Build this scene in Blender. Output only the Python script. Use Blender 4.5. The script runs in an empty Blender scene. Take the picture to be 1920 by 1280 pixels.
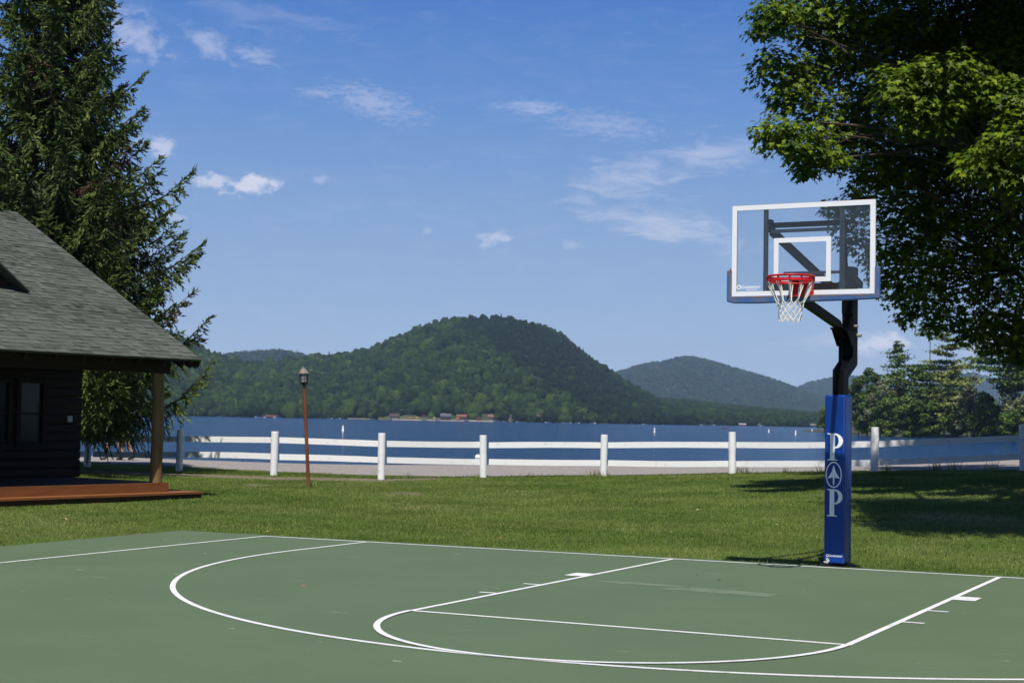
import bpy, math, random
import numpy as np
from mathutils import Vector, Matrix

# ------------------------------------------------------------------ camera, light, sky
scene = bpy.context.scene
COL = scene.collection
FT = 0.3048
FPX = 2937.2                      # focal length in pixels of a 1920 px wide frame
YAW, PITCH, ROLL = -0.483335, 0.0491774, math.radians(1.03)
CAM = np.array([4.9293, -16.9685, 1.5939])
Fv = np.array([math.sin(YAW)*math.cos(PITCH), math.cos(YAW)*math.cos(PITCH), math.sin(PITCH)])
R0 = np.array([math.cos(YAW), -math.sin(YAW), 0.0])
U0 = np.cross(R0, Fv)
Rv = R0*math.cos(ROLL)+U0*math.sin(ROLL)
Uv = -R0*math.sin(ROLL)+U0*math.cos(ROLL)
FH = np.array([math.sin(YAW), math.cos(YAW), 0.0])
WATER_Z = -1.1

cd = bpy.data.cameras.new('camera'); cam = bpy.data.objects.new('camera', cd); COL.objects.link(cam)
cd.sensor_width = 36.0; cd.lens = FPX/1920*36.0
cd.clip_start = 0.1; cd.clip_end = 30000
m = Matrix((( Rv[0], Uv[0], -Fv[0], CAM[0]), (Rv[1], Uv[1], -Fv[1], CAM[1]), (Rv[2], Uv[2], -Fv[2], CAM[2]), (0, 0, 0, 1)))
cam.matrix_world = m
cd.dof.use_dof = True; cd.dof.focus_distance = 18.5; cd.dof.aperture_fstop = 5.0
scene.camera = cam

TOSUN = np.array([0.20, -0.53, 1.0]); TOSUN /= np.linalg.norm(TOSUN)
SUN_EL = math.asin(TOSUN[2]); SUN_AZ = math.atan2(TOSUN[0], TOSUN[1])
sd = bpy.data.lights.new('sun', 'SUN'); sd.energy = 5.0; sd.angle = math.radians(0.55); sd.color = (1.0, 0.955, 0.89)
sun = bpy.data.objects.new('sun', sd); COL.objects.link(sun)
sun.rotation_euler = Vector(tuple(-TOSUN)).to_track_quat('-Z', 'Y').to_euler()
sun.location = (0, 0, 60)

scene.view_settings.view_transform = 'Standard'; scene.view_settings.look = 'None'
scene.view_settings.exposure = 0.25; scene.view_settings.gamma = 1.0
scene.view_settings.use_curve_mapping = False

def azel(u, v):
    """azimuth (clockwise from +Y) and elevation of a direction"""
    d = Fv*FPX+Rv*(u-960)+Uv*(640-v); d = d/np.linalg.norm(d)
    return math.atan2(d[0], d[1]), math.asin(d[2])

world = bpy.data.worlds.new("World"); scene.world = world; world.use_nodes = True
def build_world():
    nt = world.node_tree; nt.nodes.clear(); N = nt.nodes; L = nt.links
    out = N.new('ShaderNodeOutputWorld'); bg = N.new('ShaderNodeBackground'); bg.inputs['Strength'].default_value = 0.095
    L.new(bg.outputs[0], out.inputs['Surface'])
    sky = N.new('ShaderNodeTexSky'); sky.sky_type = 'NISHITA'; sky.sun_disc = False
    sky.sun_elevation = SUN_EL; sky.sun_rotation = SUN_AZ
    sky.altitude = 300; sky.air_density = 1.15; sky.dust_density = 0.35; sky.ozone_density = 3.0
    hs = N.new('ShaderNodeHueSaturation'); hs.inputs['Saturation'].default_value = 1.12; hs.inputs['Value'].default_value = 1.0
    L.new(sky.outputs[0], hs.inputs['Color'])
    tc = N.new('ShaderNodeTexCoord'); sep = N.new('ShaderNodeSeparateXYZ'); L.new(tc.outputs['Generated'], sep.inputs[0])
    def math_(op, a, b=None, c=None):
        n = N.new('ShaderNodeMath'); n.operation = op
        for i, x in enumerate((a, b, c)):
            if x is None: continue
            if isinstance(x, (int, float)): n.inputs[i].default_value = x
            else: L.new(x, n.inputs[i])
        return n.outputs[0]
    az = math_('ARCTAN2', sep.outputs[0], sep.outputs[1]); el = math_('ARCSINE', sep.outputs[2])
    def comb(a, b, c=0.0):
        n = N.new('ShaderNodeCombineXYZ')
        for i, x in enumerate((a, b, c)):
            if isinstance(x, (int, float)): n.inputs[i].default_value = x
            else: L.new(x, n.inputs[i])
        return n.outputs[0]
    def noise(vec, scale, detail, rough=0.55, dist=0.0):
        n = N.new('ShaderNodeTexNoise'); n.inputs['Scale'].default_value = scale; n.inputs['Detail'].default_value = detail
        n.inputs['Roughness'].default_value = rough; n.inputs['Distortion'].default_value = dist
        L.new(vec, n.inputs['Vector']); return n.outputs['Fac']
    pc = comb(az, math_('MULTIPLY', el, 1.5))
    cum = noise(pc, 90, 6, 0.55, 0.3)
    ps = comb(math_('MULTIPLY', az, 1.0), math_('MULTIPLY', el, 3.4))
    cir = noise(ps, 34, 7, 0.62, 0.6)
    cir2 = noise(ps, 120, 6, 0.65, 0.4)
    def ellipse(u, v, w, h, rot=0.0):
        a0, e0 = azel(u, v); w /= FPX; h /= FPX
        da = math_('SUBTRACT', az, a0); de = math_('SUBTRACT', el, e0)
        c, s = math.cos(rot), math.sin(rot)
        x = math_('ADD', math_('MULTIPLY', da, c/w), math_('MULTIPLY', de, s/w))
        y = math_('ADD', math_('MULTIPLY', da, -s/h), math_('MULTIPLY', de, c/h))
        r = math_('SQRT', math_('ADD', math_('MULTIPLY', x, x), math_('MULTIPLY', y, y)))
        return math_('SUBTRACT', 1.0, r), y
    def ramp(x, lo, hi, mul):
        n = N.new('ShaderNodeMapRange'); n.interpolation_type = 'SMOOTHSTEP'; n.inputs['From Min'].default_value = lo; n.inputs['From Max'].default_value = hi
        n.inputs['To Max'].default_value = mul; L.new(x, n.inputs['Value']); return n.outputs['Result']
    masks = []; warm = None
    # puffy clouds
    for (u, v, w, h, a, rot) in [(296, 273, 50, 24, .62, 0), (468, 345, 62, 30, .85, .12), (398, 339, 48, 20, .68, .22), (925, 447, 40, 20, .48, .2), (1652, 645, 80, 28, .75, .0),
                            (603, 335, 24, 13, .30, 0), (1835, 648, 70, 26, .55, 0), (325, 407, 26, 14, .3, 0), (1075, 458, 30, 10, .2, 0), (800, 430, 14, 10, .22, 0)]:
        e, y = ellipse(u, v, w, h, rot)
        x = math_('ADD', e, math_('MULTIPLY', math_('SUBTRACT', cum, .5), 2.6))
        masks.append(ramp(x, .12, .85, a*.85))
    # thin streaks
    for (u, v, w, h, a, rot, nz) in [(245, 62, 95, 52, .5, -.5, cum), (393, 82, 62, 38, .42, -.45, cum), (478, 104, 60, 22, .36, -.15, cir2),
                              (700, 192, 130, 42, .34, -.25, cir2), (600, 174, 60, 16, .28, 0, cir2), (1003, 202, 90, 20, .36, -.06, cir2), (1180, 335, 170, 55, .42, .12, cir),
                              (1350, 285, 170, 45, .40, .12, cir), (1250, 425, 230, 44, .46, -.20, cir), (1130, 235, 150, 36, .26, -.1, cir2), (1560, 640, 110, 26, .3, 0, cir),
                              (460, 20, 240, 36, .12, -.15, cir)]:
        e, y = ellipse(u, v, w, h, rot)
        x = math_('ADD', e, math_('MULTIPLY', math_('SUBTRACT', nz, .5), 2.4))
        masks.append(ramp(x, .05, 1.1, a*.78))
    tot = masks[0]
    for k in masks[1:]: tot = math_('MAXIMUM', tot, k)
    # faint overall variation of the blue
    tot = math_('ADD', tot, math_('MULTIPLY', math_('MAXIMUM', math_('SUBTRACT', cir, .5), 0.0), .25))
    tot = math_('MINIMUM', tot, .95)
    # clouds only on the side of the sky that was seen
    # the blue deepens with height above the horizon as on a dry summer day
    gr = N.new('ShaderNodeValToRGB'); L.new(math_('MULTIPLY', math_('MAXIMUM', el, 0.0), 1/1.5708), gr.inputs[0]); e = gr.color_ramp.elements
    sk = [(0.0, (.385, .500, .690)), (.021, (.360, .482, .685)), (.055, (.285, .425, .680)), (.085, (.228, .372, .655)), (.125, (.135, .285, .63)), (.17, (.070, .200, .57)), (.26, (.040, .125, .40)), (.45, (.020, .070, .26)), (1.0, (.012, .045, .19))]
    e[0].position = sk[0][0]; e[0].color = (*[c*8.9 for c in sk[0][1]], 1); e[1].position = 1.0; e[1].color = (*[c*8.9 for c in sk[-1][1]], 1)
    for p_, c_ in sk[1:-1]:
        q = e.new(p_); q.color = (*[c*8.9 for c in c_], 1)
    mg = N.new('ShaderNodeMixRGB'); mg.inputs[0].default_value = .95; L.new(hs.outputs[0], mg.inputs[1]); L.new(gr.outputs[0], mg.inputs[2])
    mix = N.new('ShaderNodeMixRGB'); mix.blend_type = 'MIX'; L.new(tot, mix.inputs[0]); L.new(mg.outputs[0], mix.inputs[1])
    mix.inputs[2].default_value = (7.2, 7.1, 8.1, 1)
    L.new(mix.outputs[0], bg.inputs['Color'])
build_world()

# ------------------------------------------------------------------ helpers
rng = np.random.default_rng(7); random.seed(7)
def P(u, v, d):
    """the place seen at (u, v) of the 1920x1280 frame, d metres ahead"""
    return CAM+d*(Fv+Rv*(u-960)/FPX+Uv*(640-v)/FPX)
def LD(x, y):
    dx = np.asarray(x)-CAM[0]; dy = np.asarray(y)-CAM[1]
    return dx*R0[0]+dy*R0[1], dx*FH[0]+dy*FH[1]
def XY(l, d):
    return CAM[0]+l*R0[0]+d*FH[0], CAM[1]+l*R0[1]+d*FH[1]
def G(u, d):                                   # ground x, y at image column u, d ahead
    return XY((u-960)/FPX*d, d)
def cz(x, y):
    l, d = LD(x, y); return 0.00619*l
FU = np.array([-2500, 170, 342, 519, 720, 911, 1135, 1377, 1642, 1917, 4000.])
FD = np.array([43, 43, 42.5, 41.5, 41, 42, 42, 41, 39, 38.5, 38.5])
FZ = np.array([.13, .12, .03, -.015, -.025, .01, .12, .30, .44, .56, .6])
def gz(x, y):
    x = np.asarray(x, float); y = np.asarray(y, float)
    l, d = LD(x, y); u = 960+FPX*l/np.maximum(d, 5.0)
    zf = np.interp(u, FU, FZ); zc = 0.00619*l
    dc = np.maximum(np.maximum(y-0.35, -9.3-x), 0.0)
    s = np.clip(dc/17.0, 0, 1)**1.4
    z = zc*(1-s)+zf*s-0.02
    z = z+0.02*np.sin(x*.6+1.3)*np.sin(y*.5)*np.clip(dc/3, 0, 1)
    return z

def tag(o, label=None, cat=None, group=None, kind=None):
    if label: o['label'] = label
    if cat: o['category'] = cat
    if group: o['group'] = group
    if kind: o['kind'] = kind
    return o
def empty(name, loc, label, cat, group=None, rz=0.0):
    o = bpy.data.objects.new(name, None); COL.objects.link(o); o.location = tuple(float(a) for a in loc); o.rotation_euler = (0, 0, rz)
    o.empty_display_size = .2
    return tag(o, label, cat, group)
def npmesh(name, V, Fc, mat, parent=None, attrs=None, smooth=False):
    """V (n,3); Fc list of arrays (m,k) of indices"""
    me = bpy.data.meshes.new(name); V = np.asarray(V, np.float32)
    if not isinstance(Fc, list): Fc = [Fc]
    Fc = [np.asarray(f, np.int32) for f in Fc if len(f)]
    me.vertices.add(len(V)); me.vertices.foreach_set('co', V.ravel())
    loops = np.concatenate([f.ravel() for f in Fc]); tot = np.concatenate([np.full(len(f), f.shape[1], np.int32) for f in Fc])
    st = np.concatenate([[0], np.cumsum(tot)[:-1]]).astype(np.int32)
    me.loops.add(len(loops)); me.loops.foreach_set('vertex_index', loops)
    me.polygons.add(len(tot)); me.polygons.foreach_set('loop_start', st)
    try: me.polygons.foreach_set('loop_total', tot)
    except Exception: pass
    me.update(calc_edges=True)
    if attrs:
        for k, a in attrs.items():
            at = me.attributes.new(k, 'FLOAT', 'POINT'); at.data.foreach_set('value', np.asarray(a, np.float32))
    me.polygons.foreach_set('use_smooth', np.full(len(tot), bool(smooth)))
    me.materials.append(mat)
    o = bpy.data.objects.new(name, me); COL.objects.link(o)
    if parent is not None: o.parent = parent
    return o

class MB:
    """collects shapes (in the local space of the parent) into one mesh"""
    def __init__(s): s.v = []; s.f = []
    def add(s, vs, fs):
        n = len(s.v); s.v += [tuple(float(c) for c in v) for v in vs]; s.f += [tuple(n+i for i in f) for f in fs]; return s
    def box(s, x0, x1, y0, y1, z0, z1):
        return s.add([(x0, y0, z0), (x1, y0, z0), (x1, y1, z0), (x0, y1, z0), (x0, y0, z1), (x1, y0, z1), (x1, y1, z1), (x0, y1, z1)],
                     [(0, 3, 2, 1), (4, 5, 6, 7), (0, 1, 5, 4), (1, 2, 6, 5), (2, 3, 7, 6), (3, 0, 4, 7)])
    def bar(s, p, q, w, h, up=(0, 0, 1)):
        """a square bar from p to q, w across, h along up"""
        p = Vector(p); q = Vector(q); d = (q-p).normalized(); up = Vector(up)
        a = d.cross(up)
        if a.length < 1e-4: a = Vector((1, 0, 0))
        a.normalize(); b = a.cross(d).normalized(); a *= w/2; b *= h/2
        vs = [p-a-b, p+a-b, p+a+b, p-a+b, q-a-b, q+a-b, q+a+b, q-a+b]
        return s.add(vs, [(3, 2, 1, 0), (4, 5, 6, 7), (0, 1, 5, 4), (1, 2, 6, 5), (2, 3, 7, 6), (3, 0, 4, 7)])
    def tube(s, pts, r, n=12, cap=True):
        """r one radius or one per point"""
        pts = [Vector(p) for p in pts]; k = len(pts); rs = [r]*k if isinstance(r, (int, float)) else list(r)
        base = len(s.v); vs = []; fs = []
        up = Vector((0, 0, 1)); prev = None
        for i, p in enumerate(pts):
            d = (pts[min(i+1, k-1)]-pts[max(i-1, 0)])
            if d.length < 1e-9: d = Vector((0, 0, 1))
            d.normalize()
            if prev is None:
                a = d.cross(Vector((0.13, 0.31, 1)) if abs(d.z) < .95 else Vector((1, .1, 0))).normalized()
            else: a = (prev-d*prev.dot(d)).normalized()
            prev = a; b = d.cross(a)
            for j in range(n):
                t = 2*math.pi*j/n; vs.append(p+(a*math.cos(t)+b*math.sin(t))*rs[i])
        for i in range(k-1):
            for j in range(n):
                j2 = (j+1) % n; fs.append((i*n+j, i*n+j2, (i+1)*n+j2, (i+1)*n+j))
        if cap: fs.append(tuple(range(n-1, -1, -1))); fs.append(tuple((k-1)*n+j for j in range(n)))
        return s.add(vs, fs)
    def lathe(s, prof, n=24, c=(0, 0)):
        vs = []; fs = []
        for (r, z) in prof:
            for j in range(n):
                t = 2*math.pi*j/n; vs.append((c[0]+r*math.cos(t), c[1]+r*math.sin(t), z))
        for i in range(len(prof)-1):
            for j in range(n):
                j2 = (j+1) % n; fs.append((i*n+j, i*n+j2, (i+1)*n+j2, (i+1)*n+j))
        fs.append(tuple(range(n-1, -1, -1))); fs.append(tuple((len(prof)-1)*n+j for j in range(n)))
        return s.add(vs, fs)
    def prism(s, poly, origin, ax, ay, th):
        """extrude a 2D polygon laid in axes ax, ay by vector th"""
        o = Vector(origin); ax = Vector(ax); ay = Vector(ay); th = Vector(th); n = len(poly)
        a = [o+ax*x+ay*y for x, y in poly]; vs = a+[p+th for p in a]
        fs = [tuple(range(n-1, -1, -1)), tuple(range(n, 2*n))]+[(i, (i+1) % n, n+(i+1) % n, n+i) for i in range(n)]
        return s.add(vs, fs)
    def build(s, name, mat, parent=None, smooth=False, bevel=0.0, local=None):
        me = bpy.data.meshes.new(name); v = s.v
        if local is not None: v = [(a-local[0], b-local[1], c-local[2]) for a, b, c in v]
        me.from_pydata(v, [], s.f); me.update(); me.materials.append(mat)
        import bmesh
        bm = bmesh.new(); bm.from_mesh(me); bmesh.ops.recalc_face_normals(bm, faces=bm.faces); bm.to_mesh(me); bm.free()
        o = bpy.data.objects.new(name, me); COL.objects.link(o)
        if parent is not None: o.parent = parent
        if smooth:
            me.polygons.foreach_set('use_smooth', [True]*len(me.polygons)); me.set_sharp_from_angle(angle=math.radians(40))
        if bevel:
            b = o.modifiers.new('bevel', 'BEVEL'); b.width = bevel; b.segments = 2; b.limit_method = 'ANGLE'
        return o

def mat(name, color, rough=.8, color2=None, nscale=4.0, detail=5.0, bump=0.0, bscale=40.0, spec=.3, attr=None, attr_cols=None, bdist=.02,
        trans=0.0, metal=0.0, stretch=None, ramp=(.35, .65), coat=0.0):
    m_ = bpy.data.materials.new(name); m_.use_nodes = True; nt = m_.node_tree; N = nt.nodes; L = nt.links; N.clear()
    out = N.new('ShaderNodeOutputMaterial'); b = N.new('ShaderNodeBsdfPrincipled')
    b.inputs['Roughness'].default_value = rough; b.inputs['Specular IOR Level'].default_value = spec; b.inputs['Metallic'].default_value = metal
    b.inputs['Coat Weight'].default_value = coat
    tc = N.new('ShaderNodeTexCoord'); mp = N.new('ShaderNodeMapping'); L.new(tc.outputs['Object'], mp.inputs[0])
    if stretch: mp.inputs['Scale'].default_value = stretch
    c = lambda x: (*x, 1)
    col = None
    if attr:
        at = N.new('ShaderNodeAttribute'); at.attribute_name = attr; cr = N.new('ShaderNodeValToRGB'); els = cr.color_ramp.elements
        k = len(attr_cols)
        els[0].color = c(attr_cols[0]); els[0].position = 0; els[1].color = c(attr_cols[-1]); els[1].position = 1
        for i in range(1, k-1):
            e = els.new(i/(k-1)); e.color = c(attr_cols[i])
        L.new(at.outputs['Fac'], cr.inputs[0]); col = cr.outputs[0]
    if color2 is not None:
        nz = N.new('ShaderNodeTexNoise'); nz.inputs['Scale'].default_value = nscale; nz.inputs['Detail'].default_value = detail
        L.new(mp.outputs[0], nz.inputs['Vector'])
        cr = N.new('ShaderNodeValToRGB'); cr.color_ramp.elements[0].color = c(color); cr.color_ramp.elements[1].color = c(color2)
        cr.color_ramp.elements[0].position = ramp[0]; cr.color_ramp.elements[1].position = ramp[1]
        L.new(nz.outputs['Fac'], cr.inputs[0])
        if col is None: col = cr.outputs[0]
        else:
            mx = N.new('ShaderNodeMixRGB'); mx.blend_type = 'MULTIPLY'; mx.inputs[0].default_value = 1; L.new(col, mx.inputs[1]); L.new(cr.outputs[0], mx.inputs[2]); col = mx.outputs[0]
    if col is None: b.inputs['Base Color'].default_value = c(color)
    else: L.new(col, b.inputs['Base Color'])
    if bump:
        nb = N.new('ShaderNodeTexNoise'); nb.inputs['Scale'].default_value = bscale; nb.inputs['Detail'].default_value = 6
        L.new(mp.outputs[0], nb.inputs['Vector'])
        bp = N.new('ShaderNodeBump'); bp.inputs['Strength'].default_value = bump; bp.inputs['Distance'].default_value = bdist
        L.new(nb.outputs['Fac'], bp.inputs['Height']); L.new(bp.outputs[0], b.inputs['Normal'])
    if trans:
        tr = N.new('ShaderNodeBsdfTranslucent'); ms = N.new('ShaderNodeMixShader'); ms.inputs[0].default_value = trans
        if col is None: tr.inputs['Color'].default_value = c(color)
        else: L.new(col, tr.inputs['Color'])
        L.new(b.outputs[0], ms.inputs[1]); L.new(tr.outputs[0], ms.inputs[2]); L.new(ms.outputs[0], out.inputs['Surface'])
    else: L.new(b.outputs[0], out.inputs['Surface'])
    return m_

M = {}
M['white_paint'] = mat('white_paint', (.80, .80, .80), .6, (.50, .48, .46), 7, 9, bump=.35, bscale=30, ramp=(.60, .84))
M['line_paint'] = mat('line_paint', (.66, .66, .65), .6, (.48, .50, .47), 11, 8, ramp=(.52, .72))
M['black_metal'] = mat('black_metal', (.002, .002, .0025), .5, (.004, .004, .004), 8, spec=.10)
M['grey_steel'] = mat('grey_steel', (.26, .245, .24), .5, (.34, .32, .30), 9, metal=.1)
M['rust_pole'] = mat('rust_pole', (.14, .043, .022), .7, (.21, .07, .035), 3, bump=.2, stretch=(3, 3, .6))
M['red_paint'] = mat('red_paint', (.52, .012, .018), .4, (.42, .01, .014), 6)
M['board_white'] = mat('board_white', (.78, .78, .80), .45)
M['net_cord'] = mat('net_cord', (.78, .76, .70), .8, (.6, .58, .52), 30)

# ------------------------------------------------------------------ ground, court
def ground_mat():
    m_ = bpy.data.materials.new('lawn_soil'); m_.use_nodes = True; nt = m_.node_tree; N = nt.nodes; L = nt.links
    b = N['Principled BSDF']; b.inputs['Roughness'].default_value = .95; b.inputs['Specular IOR Level'].default_value = .1
    tc = N.new('ShaderNodeTexCoord')
    def nz(s, d=5, r=.55):
        n = N.new('ShaderNodeTexNoise'); n.inputs['Scale'].default_value = s; n.inputs['Detail'].default_value = d; n.inputs['Roughness'].default_value = r
        L.new(tc.outputs['Object'], n.inputs['Vector']); return n.outputs['Fac']
    def rampc(f, a, bb, p0=.35, p1=.65):
        c = N.new('ShaderNodeValToRGB'); c.color_ramp.elements[0].color = (*a, 1); c.color_ramp.elements[1].color = (*bb, 1)
        c.color_ramp.elements[0].position = p0; c.color_ramp.elements[1].position = p1; L.new(f, c.inputs[0]); return c.outputs[0]
    a = rampc(nz(.35), (.060, .105, .020), (.100, .148, .034)); bcol = rampc(nz(30, 6, .7), (.45, .45, .45), (1.25, 1.25, 1.15), .3, .7)
    mx = N.new('ShaderNodeMixRGB'); mx.blend_type = 'MULTIPLY'; mx.inputs[0].default_value = 1; L.new(a, mx.inputs[1]); L.new(bcol, mx.inputs[2])
    at = N.new('ShaderNodeAttribute'); at.attribute_name = 'bare'
    soil = rampc(nz(14, 6, .7), (.10, .075, .05), (.24, .19, .14)); 
    add = N.new('ShaderNodeMath'); add.operation = 'ADD'; L.new(at.outputs['Fac'], add.inputs[0])
    sm = N.new('ShaderNodeMath'); sm.operation = 'MULTIPLY_ADD'; L.new(nz(6, 6, .7), sm.inputs[0]); sm.inputs[1].default_value = 1.2; sm.inputs[2].default_value = -.6; L.new(sm.outputs[0], add.inputs[1])
    mr = N.new('ShaderNodeMapRange'); mr.inputs['From Min'].default_value = .35; mr.inputs['From Max'].default_value = .6; L.new(add.outputs[0], mr.inputs['Value'])
    mx2 = N.new('ShaderNodeMixRGB'); L.new(mr.outputs[0], mx2.inputs[0]); L.new(mx.outputs[0], mx2.inputs[1]); L.new(soil, mx2.inputs[2])
    L.new(mx2.outputs[0], b.inputs['Base Color'])
    bp = N.new('ShaderNodeBump'); bp.inputs['Strength'].default_value = .5; bp.inputs['Distance'].default_value = .04; L.new(nz(30, 6, .7), bp.inputs['Height']); L.new(bp.outputs[0], b.inputs['Normal'])
    return m_
# bare spots in the lawn: (u, d, half width m, half length m, strength)
def bases(u, v, z=0.0):      # depth ahead of a ground spot seen at (u, v)
    dd = Fv*FPX+Rv*(u-960)+Uv*(640-v); t = (z-CAM[2])/dd[2]; p = CAM+t*dd; l, d = LD(p[0], p[1]); return float(l), float(d)
BARE = []
for (u, v, wu, hv, s) in [(757, 925, 44, 4, .75), (485, 909, 30, 4, .8), (420, 905, 30, 3, .5), (320, 932, 32, 4, 1.0), (1690, 1025, 90, 8, .28), (1830, 1012, 60, 8, .25), (130, 970, 10, 3, .4), (1480, 1030, 60, 6, .15)]:
    z = float(gz(*XY(*bases(u, v)))); l, d = bases(u, v, z); l2, d2 = bases(u, v-hv, z)
    BARE.append((l, d, wu/FPX*d, abs(d2-d), s))
PATH_FAR = 53.0
def path_near(l, d):
    u = 960+FPX*l/np.maximum(d, 5.0)
    return np.interp(u, FU, FD)+np.interp(u, [300, 700, 830, 950, 1200, 2500], [3.2, 2.6, 1.0, .5, .4, .4])
def bare(x, y):
    l, d = LD(x, y); b = np.zeros_like(l)
    for (bl, bd, w, h, s) in BARE:
        r = np.sqrt(((l-bl)/w)**2+((d-bd)/h)**2); b = np.maximum(b, s*np.clip(1.35-r, 0, 1))
    # worn strip in front of the fence on the left
    u = 960+FPX*l/np.maximum(d, 5.0); fd = np.interp(u, FU, FD)
    dl = fd-.55-np.interp(u, [340, 560, 700, 830], [1.9, .9, -.1, -.7])
    k = np.clip(1-np.abs(d-dl)/.95, 0, 1)*np.interp(u, [-200, 300, 800, 850], [.9, 1.0, .9, 0]); b = np.maximum(b, np.clip(k*2.0, 0, 1.0))
    # the strip beside the left edge of the court
    dd = -9.3-x; b = np.maximum(b, np.clip(1-np.abs(dd-.06)/.16, 0, 1)*.85*((y < .4) & (y > -30)))
    return b
def build_ground():
    # one sheet from behind the camera to the lake bank, then down to the lake bed and out to the far side
    ls = np.concatenate([np.linspace(-900, -60, 12)[:-1], np.arange(-60, 60.1, .5), np.linspace(60, 900, 12)[1:]])
    ds = np.concatenate([np.array([-400, -150, -60]), np.arange(-30, 14, 1.0), np.arange(14, PATH_FAR+.3, .4), np.array([PATH_FAR+1.2, PATH_FAR+2.5, 60, 70, 120, 400, 1200])])
    l, d = np.meshgrid(ls, ds); x, y = XY(l, d); z = gz(x, y)
    z = np.where(d > PATH_FAR+.4, WATER_Z-.5, z); z = np.where(d > 58, WATER_Z-2, z)
    V = np.stack([x, y, z], -1).reshape(-1, 3); n = len(ls); k = len(ds)
    i, j = np.meshgrid(np.arange(n-1), np.arange(k-1)); a = (j*n+i).ravel(); F = np.stack([a, a+1, a+n+1, a+n], 1)
    tag(npmesh('ground', V, F, ground_mat(), attrs={'bare': bare(x, y).ravel()}), kind='structure')
    # gravel road along the lake
    g = mat('gravel', (.20, .18, .162), .95, (.32, .29, .265), 9, 8, bump=.8, bscale=60, spec=.1)
    ls = np.arange(-70, 70.1, .5); t = np.linspace(0, 1, 24); l, tt = np.meshgrid(ls, t)
    d0 = path_near(l, np.full_like(l, 42.0)); d = d0+(PATH_FAR-.15-d0)*tt; d = d+np.where(tt == 0, .25*np.sin(l*1.7)+.12*np.sin(l*5.1), 0)
    x, y = XY(l, d); z = gz(x, y)+.012
    V = np.stack([x, y, z], -1).reshape(-1, 3); n = len(ls); i, j = np.meshgrid(np.arange(n-1), np.arange(len(t)-1)); a = (j*n+i).ravel()
    tag(npmesh('road', V, np.stack([a, a+1, a+n+1, a+n], 1), g), kind='structure')
build_ground()

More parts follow.
